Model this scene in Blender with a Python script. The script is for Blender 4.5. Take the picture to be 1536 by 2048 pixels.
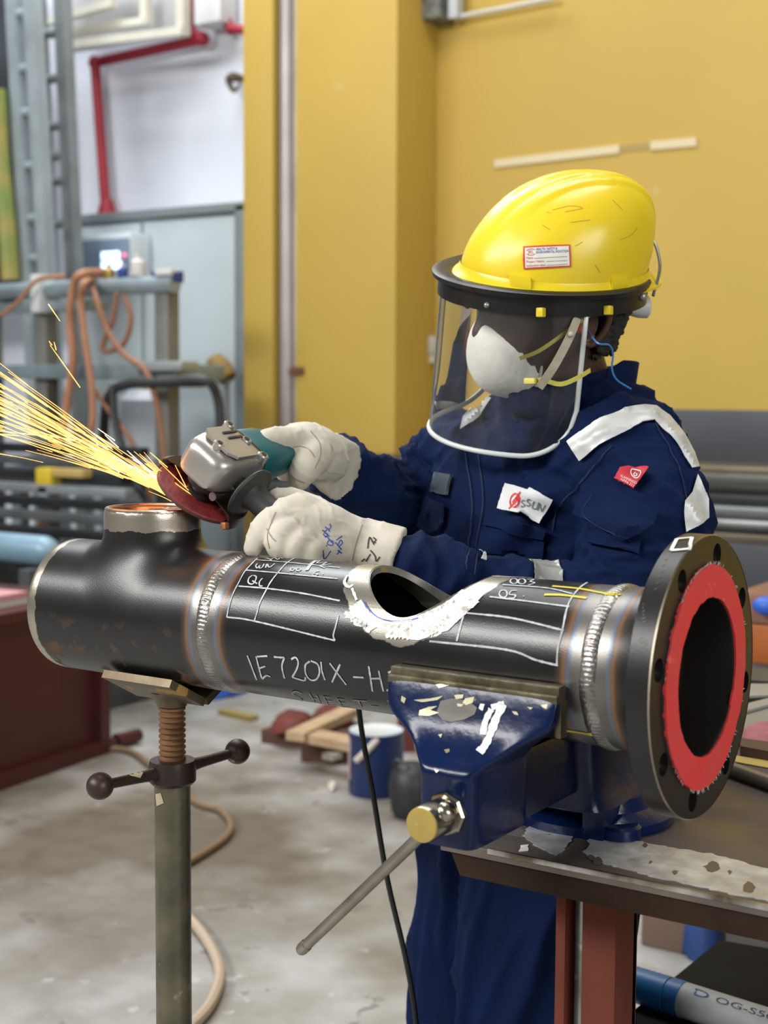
import bpy, bmesh, math, random
import numpy as np
from mathutils import Vector, Matrix, noise
from mathutils.bvhtree import BVHTree
for o in list(bpy.data.objects): bpy.data.objects.remove(o)
S = bpy.context.scene
COL = S.collection
random.seed(7)
PI = math.pi
V = Vector
# ------------------------------------------------------------------ camera
FPX = 2900.0
PITCH = math.atan((1024-780)/FPX)
YAW = math.radians(56.863)
_ang = PI-YAW
FH = V((math.cos(_ang), math.sin(_ang), 0)); RH = V((FH.y, -FH.x, 0)); UZ = V((0, 0, 1))
CF = FH*math.cos(PITCH)-UZ*math.sin(PITCH)
_u = UZ*math.cos(PITCH)+FH*math.sin(PITCH)
ROLL = 0.006
CR = RH*math.cos(ROLL)+_u*math.sin(ROLL)
CU = _u*math.cos(ROLL)-RH*math.sin(ROLL)
CP = V((0.501, -1.347, 1.308))
cam_d = bpy.data.cameras.new('camera'); cam = bpy.data.objects.new('camera', cam_d); COL.objects.link(cam)
cam_d.sensor_fit = 'VERTICAL'; cam_d.sensor_height = 36.0; cam_d.lens = FPX/2048*36.0
cam_d.clip_start = 0.05; cam_d.clip_end = 60
cam.matrix_world = Matrix(((CR.x, CU.x, -CF.x, CP.x), (CR.y, CU.y, -CF.y, CP.y), (CR.z, CU.z, -CF.z, CP.z), (0, 0, 0, 1)))
cam_d.dof.use_dof = True; cam_d.dof.focus_distance = 1.68; cam_d.dof.aperture_fstop = 5.6
S.camera = cam
# ------------------------------------------------------------------ light
S.view_settings.view_transform = 'Standard'; S.view_settings.look = 'None'
S.view_settings.gamma = 1.0; S.view_settings.use_curve_mapping = False
S.view_settings.exposure = 0.35
W = bpy.data.worlds.new('world'); S.world = W; W.use_nodes = True
W.node_tree.nodes['Background'].inputs[0].default_value = (0.93, 0.97, 1.0, 1)
W.node_tree.nodes['Background'].inputs[1].default_value = 0.13
def area(name, loc, target, sx, sy, power, col=(1, 1, 1)):
    l = bpy.data.lights.new(name, 'AREA'); l.shape = 'RECTANGLE'; l.size = sx; l.size_y = sy; l.energy = power; l.color = col
    o = bpy.data.objects.new(name, l); COL.objects.link(o); o.location = loc
    o.rotation_euler = (V(target)-V(loc)).to_track_quat('-Z', 'Y').to_euler()
    return o
area('clerestory_daylight', (-3.4, -5.0, 4.8), (-0.5, 0.2, 1.0), 6.0, 1.2, 470, (1.0, 0.98, 0.95))
area('added_side_light', (5.6, -2.2, 3.0), (0.0, 0.1, 1.0), 3.0, 2.6, 170, (1.0, 0.99, 0.97))  # unseen area light added on the right to brighten the flange face
area('roof_skylight', (-1.2, 1.6, 6.0), (-1.2, 1.9, 0), 3.0, 3.0, 130, (1.0, 0.99, 0.97))
area('roof_skylight_far', (-5.0, 3.2, 6.0), (-5.0, 3.6, 0), 3.0, 2.4, 200, (0.95, 0.98, 1.0))
# ------------------------------------------------------------------ pixel geometry used to place things in the world
def ray(x, y): return CF+CR*((x-768)/FPX)-CU*((y-1024)/FPX)
def P(x, y, d): return CP+ray(x, y)*d
def onz(x, y, z):
    r = ray(x, y); return CP+r*((z-CP.z)/r.z)
def ony(x, y, yy):
    r = ray(x, y); return CP+r*((yy-CP.y)/r.y)
def cv(x, y, z): return CR*x+CU*y+CF*z          # camera-aligned direction
# ------------------------------------------------------------------ materials
MATS = {}
def M(name, col, rough=0.5, metal=0.0, var=0.0, vscale=6.0, col2=None, bump=0.0, bscale=40.0, spots=(), spec=0.5, emit=None, estr=1.0, detail=6.0, rvar=0.0):
    """procedural principled material: noise mix col/col2, bump, extra noise-mask spots [(colour, scale, threshold, rough, metal)]"""
    if name in MATS: return MATS[name]
    m = bpy.data.materials.new(name); m.use_nodes = True; MATS[name] = m
    nt = m.node_tree; N = nt.nodes; L = nt.links; b = N['Principled BSDF']
    c4 = lambda c: (c[0], c[1], c[2], 1)
    b.inputs['Base Color'].default_value = c4(col); b.inputs['Roughness'].default_value = rough; b.inputs['Metallic'].default_value = metal
    b.inputs['Specular IOR Level'].default_value = spec
    tc = N.new('ShaderNodeTexCoord')
    def nz(scale, det=detail, off=0.0):
        t = N.new('ShaderNodeTexNoise'); t.inputs['Scale'].default_value = scale; t.inputs['Detail'].default_value = det
        mp = N.new('ShaderNodeMapping'); mp.inputs['Location'].default_value = (off, off*1.7, off*0.3)
        L.new(tc.outputs['Object'], mp.inputs['Vector']); L.new(mp.outputs[0], t.inputs['Vector']); return t
    cur = None
    if var > 0 or col2:
        t = nz(vscale)
        r = N.new('ShaderNodeValToRGB'); L.new(t.outputs['Fac'], r.inputs[0])
        a = col; c2 = col2 if col2 else tuple(x*(1-var) for x in col)
        r.color_ramp.elements[0].position = 0.35; r.color_ramp.elements[1].position = 0.65
        r.color_ramp.elements[0].color = c4(a); r.color_ramp.elements[1].color = c4(c2)
        cur = r.outputs[0]
    rcur = None
    if rvar > 0:
        t = nz(vscale*2.3, 5, 3.3); mr = N.new('ShaderNodeMapRange'); L.new(t.outputs['Fac'], mr.inputs[0])
        mr.inputs[1].default_value = 0.3; mr.inputs[2].default_value = 0.7
        mr.inputs[3].default_value = max(0.02, rough-rvar); mr.inputs[4].default_value = min(1, rough+rvar); rcur = mr.outputs[0]
    mcur = None
    for i, (sc, ss, th, sr, sm) in enumerate(spots):
        t = nz(ss, 8, 5.1+i*3.7)
        r = N.new('ShaderNodeValToRGB'); L.new(t.outputs['Fac'], r.inputs[0])
        r.color_ramp.elements[0].position = th; r.color_ramp.elements[1].position = min(1, th+0.03)
        r.color_ramp.elements[0].color = (0, 0, 0, 1); r.color_ramp.elements[1].color = (1, 1, 1, 1)
        mx = N.new('ShaderNodeMix'); mx.data_type = 'RGBA'; L.new(r.outputs[0], mx.inputs[0])
        if cur: L.new(cur, mx.inputs[6])
        else: mx.inputs[6].default_value = c4(col)
        mx.inputs[7].default_value = c4(sc); cur = mx.outputs[2]
        f = N.new('ShaderNodeMix'); L.new(r.outputs[0], f.inputs[0])
        if rcur: L.new(rcur, f.inputs[2])
        else: f.inputs[2].default_value = rough
        f.inputs[3].default_value = sr; rcur = f.outputs[0]
        g = N.new('ShaderNodeMix'); L.new(r.outputs[0], g.inputs[0])
        if mcur: L.new(mcur, g.inputs[2])
        else: g.inputs[2].default_value = metal
        g.inputs[3].default_value = sm; mcur = g.outputs[0]
    if cur: L.new(cur, b.inputs['Base Color'])
    if rcur: L.new(rcur, b.inputs['Roughness'])
    if mcur: L.new(mcur, b.inputs['Metallic'])
    if bump > 0:
        t = nz(bscale, 5, 1.9); bp = N.new('ShaderNodeBump'); bp.inputs['Strength'].default_value = bump; bp.inputs['Distance'].default_value = 0.002
        L.new(t.outputs['Fac'], bp.inputs['Height']); L.new(bp.outputs[0], b.inputs['Normal'])
    if emit:
        b.inputs['Emission Color'].default_value = c4(emit); b.inputs['Emission Strength'].default_value = estr
    return m
def sheet_mat(name, tint=(0.97, 0.98, 0.98), gloss=0.06, haze=0.035):
    m = bpy.data.materials.new(name); m.use_nodes = True; nt = m.node_tree; N = nt.nodes; L = nt.links
    N.remove(N['Principled BSDF']); out = N['Material Output']
    tr = N.new('ShaderNodeBsdfTransparent'); tr.inputs[0].default_value = (*tint, 1)
    gl = N.new('ShaderNodeBsdfGlossy'); gl.inputs['Roughness'].default_value = 0.04
    df = N.new('ShaderNodeBsdfDiffuse'); df.inputs[0].default_value = (0.85, 0.87, 0.85, 1)
    fr = N.new('ShaderNodeFresnel'); fr.inputs[0].default_value = 1.35
    m1 = N.new('ShaderNodeMixShader'); L.new(fr.outputs[0], m1.inputs[0]); L.new(tr.outputs[0], m1.inputs[1]); L.new(gl.outputs[0], m1.inputs[2])
    m2 = N.new('ShaderNodeMixShader'); L.new(m1.outputs[0], m2.inputs[1]); L.new(df.outputs[0], m2.inputs[2])
    tc = N.new('ShaderNodeTexCoord'); t = N.new('ShaderNodeTexNoise'); t.inputs['Scale'].default_value = 14; t.inputs['Detail'].default_value = 8
    L.new(tc.outputs['Object'], t.inputs['Vector'])
    mr = N.new('ShaderNodeMapRange'); L.new(t.outputs['Fac'], mr.inputs[0]); mr.inputs[1].default_value = 0.3; mr.inputs[2].default_value = 0.8
    mr.inputs[3].default_value = haze*0.5; mr.inputs[4].default_value = haze*1.6; L.new(mr.outputs[0], m2.inputs[0])
    L.new(m2.outputs[0], out.inputs[0]); return m
# ------------------------------------------------------------------ object helpers
def smooth(me, ang=40):
    for p in me.polygons: p.use_smooth = True
    try: me.set_sharp_from_angle(angle=math.radians(ang))
    except Exception: pass
def obj(name, bm, mat, parent=None, sm=40):
    """link a bmesh (or mesh) as one object; parts are parented keeping world coordinates"""
    if isinstance(bm, bpy.types.Mesh): me = bm
    else:
        bmesh.ops.recalc_face_normals(bm, faces=bm.faces) if id(bm) not in KEEP else KEEP.discard(id(bm))
        me = bpy.data.meshes.new(name); bm.to_mesh(me); bm.free()
    if sm: smooth(me, sm)
    o = bpy.data.objects.new(name, me); COL.objects.link(o)
    if mat is not None and len(me.materials) == 0: me.materials.append(mat)
    if parent is not None:
        o.parent = parent; o.matrix_parent_inverse = Matrix.Translation(-WLOC[parent.name]) if parent.name in WLOC else Matrix.Identity(4)
    return o
WLOC = {}; KEEP = set()
def thing(name, label, cat, loc, group=None):
    o = bpy.data.objects.new(name, None); COL.objects.link(o); o.location = loc; o.empty_display_size = 0.05
    o['label'] = label; o['category'] = cat
    if group: o['group'] = group
    WLOC[o.name] = V(loc); return o
def tag(o, label, cat, group=None, kind=None):
    o['label'] = label; o['category'] = cat
    if group: o['group'] = group
    if kind: o['kind'] = kind
    return o
def struct(name, bm, mat, sm=0, label=None):
    o = obj(name, bm, mat, None, sm); o['kind'] = 'structure'
    if label: o['label'] = label
    return o
def B(): return bmesh.new()
def box(bm, lo, hi, bev=0.0, rot=None, seg=2):
    lo = V(lo); hi = V(hi); c = (lo+hi)/2; d = hi-lo
    mt = Matrix.Translation(c) @ (rot.to_4x4() if rot else Matrix.Identity(4)) @ Matrix.Diagonal((abs(d.x), abs(d.y), abs(d.z), 1))
    r = bmesh.ops.create_cube(bm, size=1, matrix=mt)
    if bev > 0:
        vs = r['verts']; es = list({e for v in vs for e in v.link_edges})
        bmesh.ops.bevel(bm, geom=es, offset=bev, segments=seg, profile=0.6, affect='EDGES')
    return bm
def frame(axis):
    a = V(axis).normalized(); t = V((0, 0, 1)) if abs(a.z) < 0.9 else V((1, 0, 0))
    x = t.cross(a).normalized(); y = a.cross(x); return x, y, a
def lathe(bm, o, axis, prof, seg=32, close=True, xdir=None):
    """prof: list of (s along axis, r)"""
    x, y, a = frame(axis)
    if xdir: x = (V(xdir)-a*V(xdir).dot(a)).normalized(); y = a.cross(x)
    o = V(o); rings = []
    for s, r in prof:
        if r < 1e-6: rings.append([bm.verts.new(o+a*s)])
        else: rings.append([bm.verts.new(o+a*s+(x*math.cos(t)+y*math.sin(t))*r) for t in [2*PI*i/seg for i in range(seg)]])
    for A, Bq in zip(rings, rings[1:]):
        for i in range(seg):
            j = (i+1) % seg
            if len(A) == 1 and len(Bq) == 1: continue
            if len(A) == 1: bm.faces.new((A[0], Bq[i], Bq[j]))
            elif len(Bq) == 1: bm.faces.new((A[i], A[j], Bq[0]))
            else: bm.faces.new((A[i], A[j], Bq[j], Bq[i]))
    if close:
        if len(rings[0]) > 1: bm.faces.new(rings[0][::-1])
        if len(rings[-1]) > 1: bm.faces.new(rings[-1])
    return bm
def cyl(bm, a, b, r, r2=None, seg=20, bev=0.0):
    a = V(a); b = V(b); L = (b-a).length; r2 = r if r2 is None else r2
    if bev: pr = [(0, r-bev), (bev, r), (L-bev, r2), (L, r2-bev)]
    else: pr = [(0, r), (L, r2)]
    return lathe(bm, a, b-a, pr, seg)
def sphere(bm, c, r, seg=20, rings=12, scale=(1, 1, 1)):
    bmesh.ops.create_uvsphere(bm, u_segments=seg, v_segments=rings, radius=r, matrix=Matrix.Translation(V(c)) @ Matrix.Diagonal((*scale, 1)))
    return bm
def catmull(pts, n=6):
    pts = [V(p) for p in pts]
    if len(pts) < 3: return pts
    q = [pts[0]*2-pts[1]]+pts+[pts[-1]*2-pts[-2]]; out = []
    for i in range(1, len(q)-2):
        for k in range(n):
            t = k/n; a, b, c, d = q[i-1], q[i], q[i+1], q[i+2]
            out.append(0.5*((2*b)+(c-a)*t+(2*a-5*b+4*c-d)*t*t+(3*b-a-3*c+d)*t**3))
    out.append(pts[-1]); return out
def tube(bm, pts, rad, seg=8, spline=5, caps=True):
    """tube through pts; rad scalar or list (interpolated along)"""
    if isinstance(rad, (int, float)): rads = [rad]*len(pts)
    else: rads = list(rad)
    if spline and len(pts) > 2:
        P2 = catmull(pts, spline); R2 = [x.x for x in catmull([V((r, 0, 0)) for r in rads], spline)]
    else: P2 = [V(p) for p in pts]; R2 = rads
    t0 = (P2[1]-P2[0]).normalized(); x = t0.orthogonal().normalized(); rings = []
    for i, p in enumerate(P2):
        t = (P2[min(i+1, len(P2)-1)]-P2[max(i-1, 0)]).normalized()
        x = (x-t*x.dot(t)).normalized(); y = t.cross(x)
        rings.append([bm.verts.new(p+(x*math.cos(2*PI*k/seg)+y*math.sin(2*PI*k/seg))*R2[i]) for k in range(seg)])
    for A, Bq in zip(rings, rings[1:]):
        for i in range(seg):
            j = (i+1) % seg; bm.faces.new((A[i], A[j], Bq[j], Bq[i]))
    if caps: bm.faces.new(rings[0][::-1]); bm.faces.new(rings[-1])
    return bm
def chain(bm, pts, rads, seg=14):
    """rounded limb: tapered tube with ball ends"""
    tube(bm, pts, rads, seg, 4)
    for p, r in ((pts[0], rads[0]), (pts[-1], rads[-1])): sphere(bm, p, r*0.99, seg, 8)
    return bm
def loft(bm, secs, seg=28, caps=True, power=2.0):
    """secs: (centre, axis_a, axis_b) ellipse/superellipse rings"""
    rings = []
    for c, a, b in secs:
        r = []
        for k in range(seg):
            t = 2*PI*k/seg; ct, st = math.cos(t), math.sin(t)
            cx = math.copysign(abs(ct)**(2/power), ct); sx = math.copysign(abs(st)**(2/power), st)
            r.append(bm.verts.new(V(c)+V(a)*cx+V(b)*sx))
        rings.append(r)
    for A, Bq in zip(rings, rings[1:]):
        for i in range(seg):
            j = (i+1) % seg; bm.faces.new((A[i], A[j], Bq[j], Bq[i]))
    if caps: bm.faces.new(rings[0][::-1]); bm.faces.new(rings[-1])
    return bm
def prism(bm, poly, ext):
    """poly: list of world points (planar), extruded by vector ext"""
    a = [bm.verts.new(V(p)) for p in poly]; b = [bm.verts.new(V(p)+V(ext)) for p in poly]
    bm.faces.new(a[::-1]); bm.faces.new(b)
    n = len(a)
    for i in range(n): bm.faces.new((a[i], a[(i+1) % n], b[(i+1) % n], b[i]))
    return bm
def bevel_all(bm, off, seg=2, ang=30):
    es = [e for e in bm.edges if len(e.link_faces) == 2 and e.calc_face_angle(0) > math.radians(ang)]
    bmesh.ops.bevel(bm, geom=es, offset=off, segments=seg, profile=0.6, affect='EDGES', clamp_overlap=True); return bm
def remesh(bm, voxel, smooth_it=4, fac=0.5):
    """fuse overlapping shapes of bm into one continuous surface"""
    me = bpy.data.meshes.new('tmp'); bmesh.ops.recalc_face_normals(bm, faces=bm.faces); bm.to_mesh(me); bm.free()
    o = bpy.data.objects.new('tmp', me); COL.objects.link(o)
    r = o.modifiers.new('r', 'REMESH'); r.mode = 'VOXEL'; r.voxel_size = voxel; r.use_smooth_shade = True
    if smooth_it:
        s = o.modifiers.new('s', 'SMOOTH'); s.factor = fac; s.iterations = smooth_it
    dg = bpy.context.evaluated_depsgraph_get(); dg.update()
    m2 = bpy.data.meshes.new_from_object(o.evaluated_get(dg)); bpy.data.objects.remove(o); bpy.data.meshes.remove(me)
    m2.materials.clear(); return m2
def boolean(bm, cutters):
    me = bpy.data.meshes.new('tmp'); bmesh.ops.recalc_face_normals(bm, faces=bm.faces); bm.to_mesh(me); bm.free()
    o = bpy.data.objects.new('tmp', me); COL.objects.link(o); tmp = [o]
    for c in cutters:
        mc = bpy.data.meshes.new('c'); bmesh.ops.recalc_face_normals(c, faces=c.faces); c.to_mesh(mc); c.free()
        oc = bpy.data.objects.new('c', mc); COL.objects.link(oc); tmp.append(oc)
        md = o.modifiers.new('b', 'BOOLEAN'); md.operation = 'DIFFERENCE'; md.object = oc; md.solver = 'EXACT'
    dg = bpy.context.evaluated_depsgraph_get(); dg.update()
    m2 = bpy.data.meshes.new_from_object(o.evaluated_get(dg))
    for t in tmp: bpy.data.objects.remove(t)
    m2.materials.clear(); return m2
def bvh_of(objs):
    vs = []; fs = []
    for o in objs:
        me = o.data; n = len(vs); vs += [v.co.copy() for v in me.vertices]; fs += [[n+i for i in p.vertices] for p in me.polygons]
    return BVHTree.FromPolygons(vs, fs)
def hit(bvh, x, y):
    r = ray(x, y).normalized(); h = bvh.ray_cast(CP, r)
    if h[0] is None: return None, None
    n = h[1]
    if n.dot(r) > 0: n = -n
    return h[0], n
def ribbons(name, strokes, bvh, width, mat, parent, off=0.0007, step=4.0, jitter=0.0):
    """thin marks lying on a surface: strokes are polylines; width in metres"""
    bm = B(); KEEP.add(id(bm))
    for st in strokes:
        w = width
        if isinstance(st, tuple): st, w = st
        pts = [V((p[0], p[1], 0)) for p in st]
        if len(pts) == 1: pts = [pts[0]+V((-1.2, 0, 0)), pts[0]+V((1.2, 0, 0))]
        if len(pts) > 2: pts = catmull(pts, 5)
        dense = [pts[0]]
        for a, b in zip(pts, pts[1:]):
            n = max(1, int((b-a).length/step)); dense += [a+(b-a)*(k/n) for k in range(1, n+1)]
        H = [hit(bvh, p.x, p.y) for p in dense]; H = [h for h in H if h[0] is not None]
        if len(H) < 2: continue
        prev = None
        for i in range(len(H)):
            t = H[min(i+1, len(H)-1)][0]-H[max(i-1, 0)][0]
            if t.length < 1e-6: continue
            if t.length > 0.05: prev = None; continue
            nrm = H[i][1]; s = nrm.cross(t.normalized()).normalized(); ww = w*(0.5+random.uniform(-jitter, jitter))
            c = H[i][0]+nrm*off
            cur = (bm.verts.new(c-s*ww), bm.verts.new(c+s*ww))
            if prev: bm.faces.new((prev[0], cur[0], cur[1], prev[1]))
            prev = cur
    return obj(name, bm, mat, parent, 0)
def inside(p, poly):
    c = False; n = len(poly); j = n-1
    for i in range(n):
        if (poly[i][1] > p[1]) != (poly[j][1] > p[1]) and p[0] < (poly[j][0]-poly[i][0])*(p[1]-poly[i][1])/(poly[j][1]-poly[i][1])+poly[i][0]: c = not c
        j = i
    return c
def decal(name, poly, bvh, mat, parent, off=0.0015, step=6.0, thick=0.0015, maxjump=0.05, sm=40, relax=0):
    """a patch of real thickness lying on a surface, outline poly"""
    bm = B(); vs = [bm.verts.new((p[0], p[1], 0)) for p in poly]; f = bm.faces.new(vs)
    xs = [p[0] for p in poly]; ys = [p[1] for p in poly]
    for ax, lo, hi in ((0, min(xs), max(xs)), (1, min(ys), max(ys))):
        n = max(1, int((hi-lo)/step))
        for k in range(1, n):
            c = lo+(hi-lo)*k/n; co = V((c, 0, 0)) if ax == 0 else V((0, c, 0)); no = V((1, 0, 0)) if ax == 0 else V((0, 1, 0))
            bmesh.ops.bisect_plane(bm, geom=bm.verts[:]+bm.edges[:]+bm.faces[:], plane_co=co, plane_no=no)
    bad = []; lay = {}
    for v in bm.verts:
        h, n = hit(bvh, v.co.x, v.co.y)
        if h is None: bad.append(v)
        else: lay[v] = (h, n)
    org = {v: lay[v][0] for v in lay}
    for it in range(relax):
        dd = {v: (lay[v][0]-CP).length for v in lay}
        for v in lay:
            nb = [dd[e.other_vert(v)] for e in v.link_edges if e.other_vert(v) in lay]
            if nb and max(abs(x-dd[v]) for x in nb) < maxjump:
                t = 0.5*dd[v]+0.5*sum(nb)/len(nb); lay[v] = (CP+(lay[v][0]-CP)*(t/dd[v]), lay[v][1])
    if relax:
        for v in lay:
            if (lay[v][0]-CP).length > (org[v]-CP).length: lay[v] = (org[v], lay[v][1])
        for it in range(relax):
            lay = {v: (lay[v][0], sum((lay[e.other_vert(v)][1] for e in v.link_edges if e.other_vert(v) in lay), lay[v][1].copy()).normalized()) for v in lay}
    nn = {v: sum((lay[e.other_vert(v)][1] for e in v.link_edges if e.other_vert(v) in lay), lay[v][1].copy()).normalized() for v in lay}
    for v in lay: v.co = lay[v][0]+nn[v]*off
    bmesh.ops.delete(bm, geom=bad, context='VERTS')
    long = [e for e in bm.edges if e.calc_length() > maxjump]
    if long: bmesh.ops.delete(bm, geom=long, context='EDGES')
    left = set(bm.faces); best = []
    while left:
        st = [left.pop()]; isl = list(st)
        while st:
            f_ = st.pop()
            for e in f_.edges:
                for g in e.link_faces:
                    if g in left: left.remove(g); st.append(g); isl.append(g)
        if len(isl) > len(best): best = isl
    keep = set(best); dead = [f_ for f_ in bm.faces if f_ not in keep]
    if dead: bmesh.ops.delete(bm, geom=dead, context='FACES')
    for fc in bm.faces:
        fc.normal_update()
        if fc.normal.dot(CP-fc.calc_center_median()) < 0: fc.normal_flip()
    if thick:
        r = bmesh.ops.extrude_face_region(bm, geom=bm.faces[:])
        ex = [g for g in r['geom'] if isinstance(g, bmesh.types.BMVert)]
        bm.normal_update()
        for v in ex: v.co += v.normal*thick
    return obj(name, bm, mat, parent, sm)
def quad_px(q, u, v):
    a, b, c, d = [V(p).to_2d() if len(p) > 2 else V(p) for p in q]   # TL TR BR BL
    return (a*(1-u)+b*u)*(1-v)+(d*(1-u)+c*u)*v
def text_mesh(s, shear=0.0):
    cu = bpy.data.curves.new('t', 'FONT'); cu.body = s; cu.size = 1.0; cu.resolution_u = 3; cu.shear = shear
    o = bpy.data.objects.new('t', cu); COL.objects.link(o); dg = bpy.context.evaluated_depsgraph_get(); dg.update()
    me = bpy.data.meshes.new_from_object(o.evaluated_get(dg)); bpy.data.objects.remove(o); bpy.data.curves.remove(cu)
    return me
def print_on(name, lines, q, bvh, mat, parent, off=0.004):
    """printed lettering on a patch; lines: (text, u0, u1, v_base, v_height)"""
    bm = B(); KEEP.add(id(bm))
    for s, u0, u1, vb, vh in lines:
        me = text_mesh(s)
        if not me.vertices: continue
        xs = [v.co.x for v in me.vertices]; x0, x1 = min(xs), max(xs)
        idx = []
        for v in me.vertices:
            u = u0+(u1-u0)*(v.co.x-x0)/max(1e-6, x1-x0); vv = vb-vh*v.co.y/0.69
            p = quad_px(q, u, vv); h, n = hit(bvh, p.x, p.y)
            idx.append(bm.verts.new(h+n*off) if h is not None else None)
        for p in me.polygons:
            vs = [idx[i] for i in p.vertices]
            if all(vs):
                try: bm.faces.new(vs)
                except ValueError: pass
        bpy.data.meshes.remove(me)
    return obj(name, bm, mat, parent, 0)
def strokes_in(q, sts): return [([tuple(quad_px(q, *p)) for p in st]) for st in sts]
def plane_bm(pts):
    bm = B(); bm.faces.new([bm.verts.new(V(p)) for p in pts]); return bm
# ================================================================== setting: floor and walls
def concrete_floor():
    m = M('floor_concrete', (0.41, 0.41, 0.40), 0.5, 0, vscale=4.5, col2=(0.27, 0.255, 0.225), bump=0.25, bscale=60, detail=14,
          spots=[((0.22, 0.205, 0.18), 11.0, 0.64, 0.6, 0), ((0.46, 0.46, 0.45), 15.0, 0.655, 0.5, 0)], rvar=0.15)
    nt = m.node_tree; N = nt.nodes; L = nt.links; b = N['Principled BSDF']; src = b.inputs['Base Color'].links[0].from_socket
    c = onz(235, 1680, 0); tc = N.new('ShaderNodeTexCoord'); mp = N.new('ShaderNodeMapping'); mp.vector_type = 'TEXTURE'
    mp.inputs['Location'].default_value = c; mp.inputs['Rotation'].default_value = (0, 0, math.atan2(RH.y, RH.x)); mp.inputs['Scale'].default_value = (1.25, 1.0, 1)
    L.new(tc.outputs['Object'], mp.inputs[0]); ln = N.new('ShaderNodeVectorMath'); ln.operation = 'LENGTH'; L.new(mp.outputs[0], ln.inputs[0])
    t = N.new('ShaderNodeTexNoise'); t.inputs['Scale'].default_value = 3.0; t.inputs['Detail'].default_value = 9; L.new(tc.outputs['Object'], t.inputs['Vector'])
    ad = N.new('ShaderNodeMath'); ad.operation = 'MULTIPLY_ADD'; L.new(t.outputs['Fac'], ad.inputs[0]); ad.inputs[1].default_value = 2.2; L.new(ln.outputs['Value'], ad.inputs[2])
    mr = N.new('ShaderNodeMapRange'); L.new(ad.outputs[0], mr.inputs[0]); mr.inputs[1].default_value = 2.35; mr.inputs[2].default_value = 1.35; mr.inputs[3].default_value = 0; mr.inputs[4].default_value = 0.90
    mx = N.new('ShaderNodeMix'); mx.data_type = 'RGBA'; L.new(mr.outputs[0], mx.inputs[0]); L.new(src, mx.inputs[6]); mx.inputs[7].default_value = (0.105, 0.080, 0.052, 1)   # brown shade of the mid floor, painted in as a broad ragged patch
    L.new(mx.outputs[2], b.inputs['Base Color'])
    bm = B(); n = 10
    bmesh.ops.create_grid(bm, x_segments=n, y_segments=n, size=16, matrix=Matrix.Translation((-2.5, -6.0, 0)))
    return struct('floor', bm, m, label='worn grey workshop concrete floor with brown stains and painted-in shade')
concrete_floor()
YW = 4.6; YC = 4.25
yel = M('yellow_wall_paint', (0.50, 0.338, 0.060), 0.6, 0, var=0.10, vscale=0.9, bump=0.05, bscale=8, spots=[((0.50, 0.36, 0.10), 5.0, 0.72, 0.6, 0)])
def xa(px, y): return ony(px, 700, y).x
X_ret = xa(870, YW)
bm = B(); box(bm, (X_ret-0.02, YW, 0), (5.5, YW+0.2, 5.0)); struct('wall_back', bm, yel, label='yellow painted workshop back wall')
xl = xa(487, YC); xg0 = xa(546, YC); xg1 = xa(592, YC)
bm = B(); box(bm, (xg1, YC, 0), (X_ret, YW+0.2, 5.0), 0.012)
box(bm, (xl, YC, 0), (xg0, YW+0.2, 5.0), 0.008); box(bm, (xg0-0.01, YC+0.10, 0), (xg1+0.01, YW+0.2, 5.0))
struct('trim_1', bm, yel, 30, label='yellow painted column projecting from the wall')
whi = M('white_wall_paint', (0.74, 0.78, 0.87), 0.6, 0, var=0.12, vscale=1.2, bump=0.05, bscale=10, spots=[((0.45, 0.45, 0.46), 1.6, 0.68, 0.7, 0)])
YL = 5.1
bm = B(); box(bm, (-16, YL, 0), (xl+0.3, YL+0.2, 7.0)); struct('wall_left', bm, whi, label='white painted wall beside the yellow column')
# steel pipe running down the recess of the column
bm = B(); xm = (xg0*0.62+xg1*0.38)
cyl(bm, (xm, YC+0.045, 0.0), (xm, YC+0.045, 4.9), 0.036, seg=16)
dp = thing('drain_pipe', 'grey steel downpipe set in the slot of the yellow column', 'pipe', (xm, YC+0.045, 0))
obj('pipe_body', bm, M('galv_mauve', (0.42, 0.38, 0.37), 0.4, 0.3, var=0.2, vscale=3), dp)
bm = B(); box(bm, (xm+0.045, YC+0.03, 0), (xm+0.10, YC+0.09, 4.9), 0.006); obj('cable_duct', bm, M('duct_tan', (0.50, 0.42, 0.30), 0.5, 0, var=0.2), dp)
bm = B(); p = ony(592, 742, YC); box(bm, (p.x-0.03, YC-0.01, p.z-0.02), (p.x+0.05, YC+0.04, p.z+0.02), 0.006); obj('clamp', bm, M('rust_dark', (0.16, 0.07, 0.03), 0.8, 0.2, var=0.3), dp)

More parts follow.
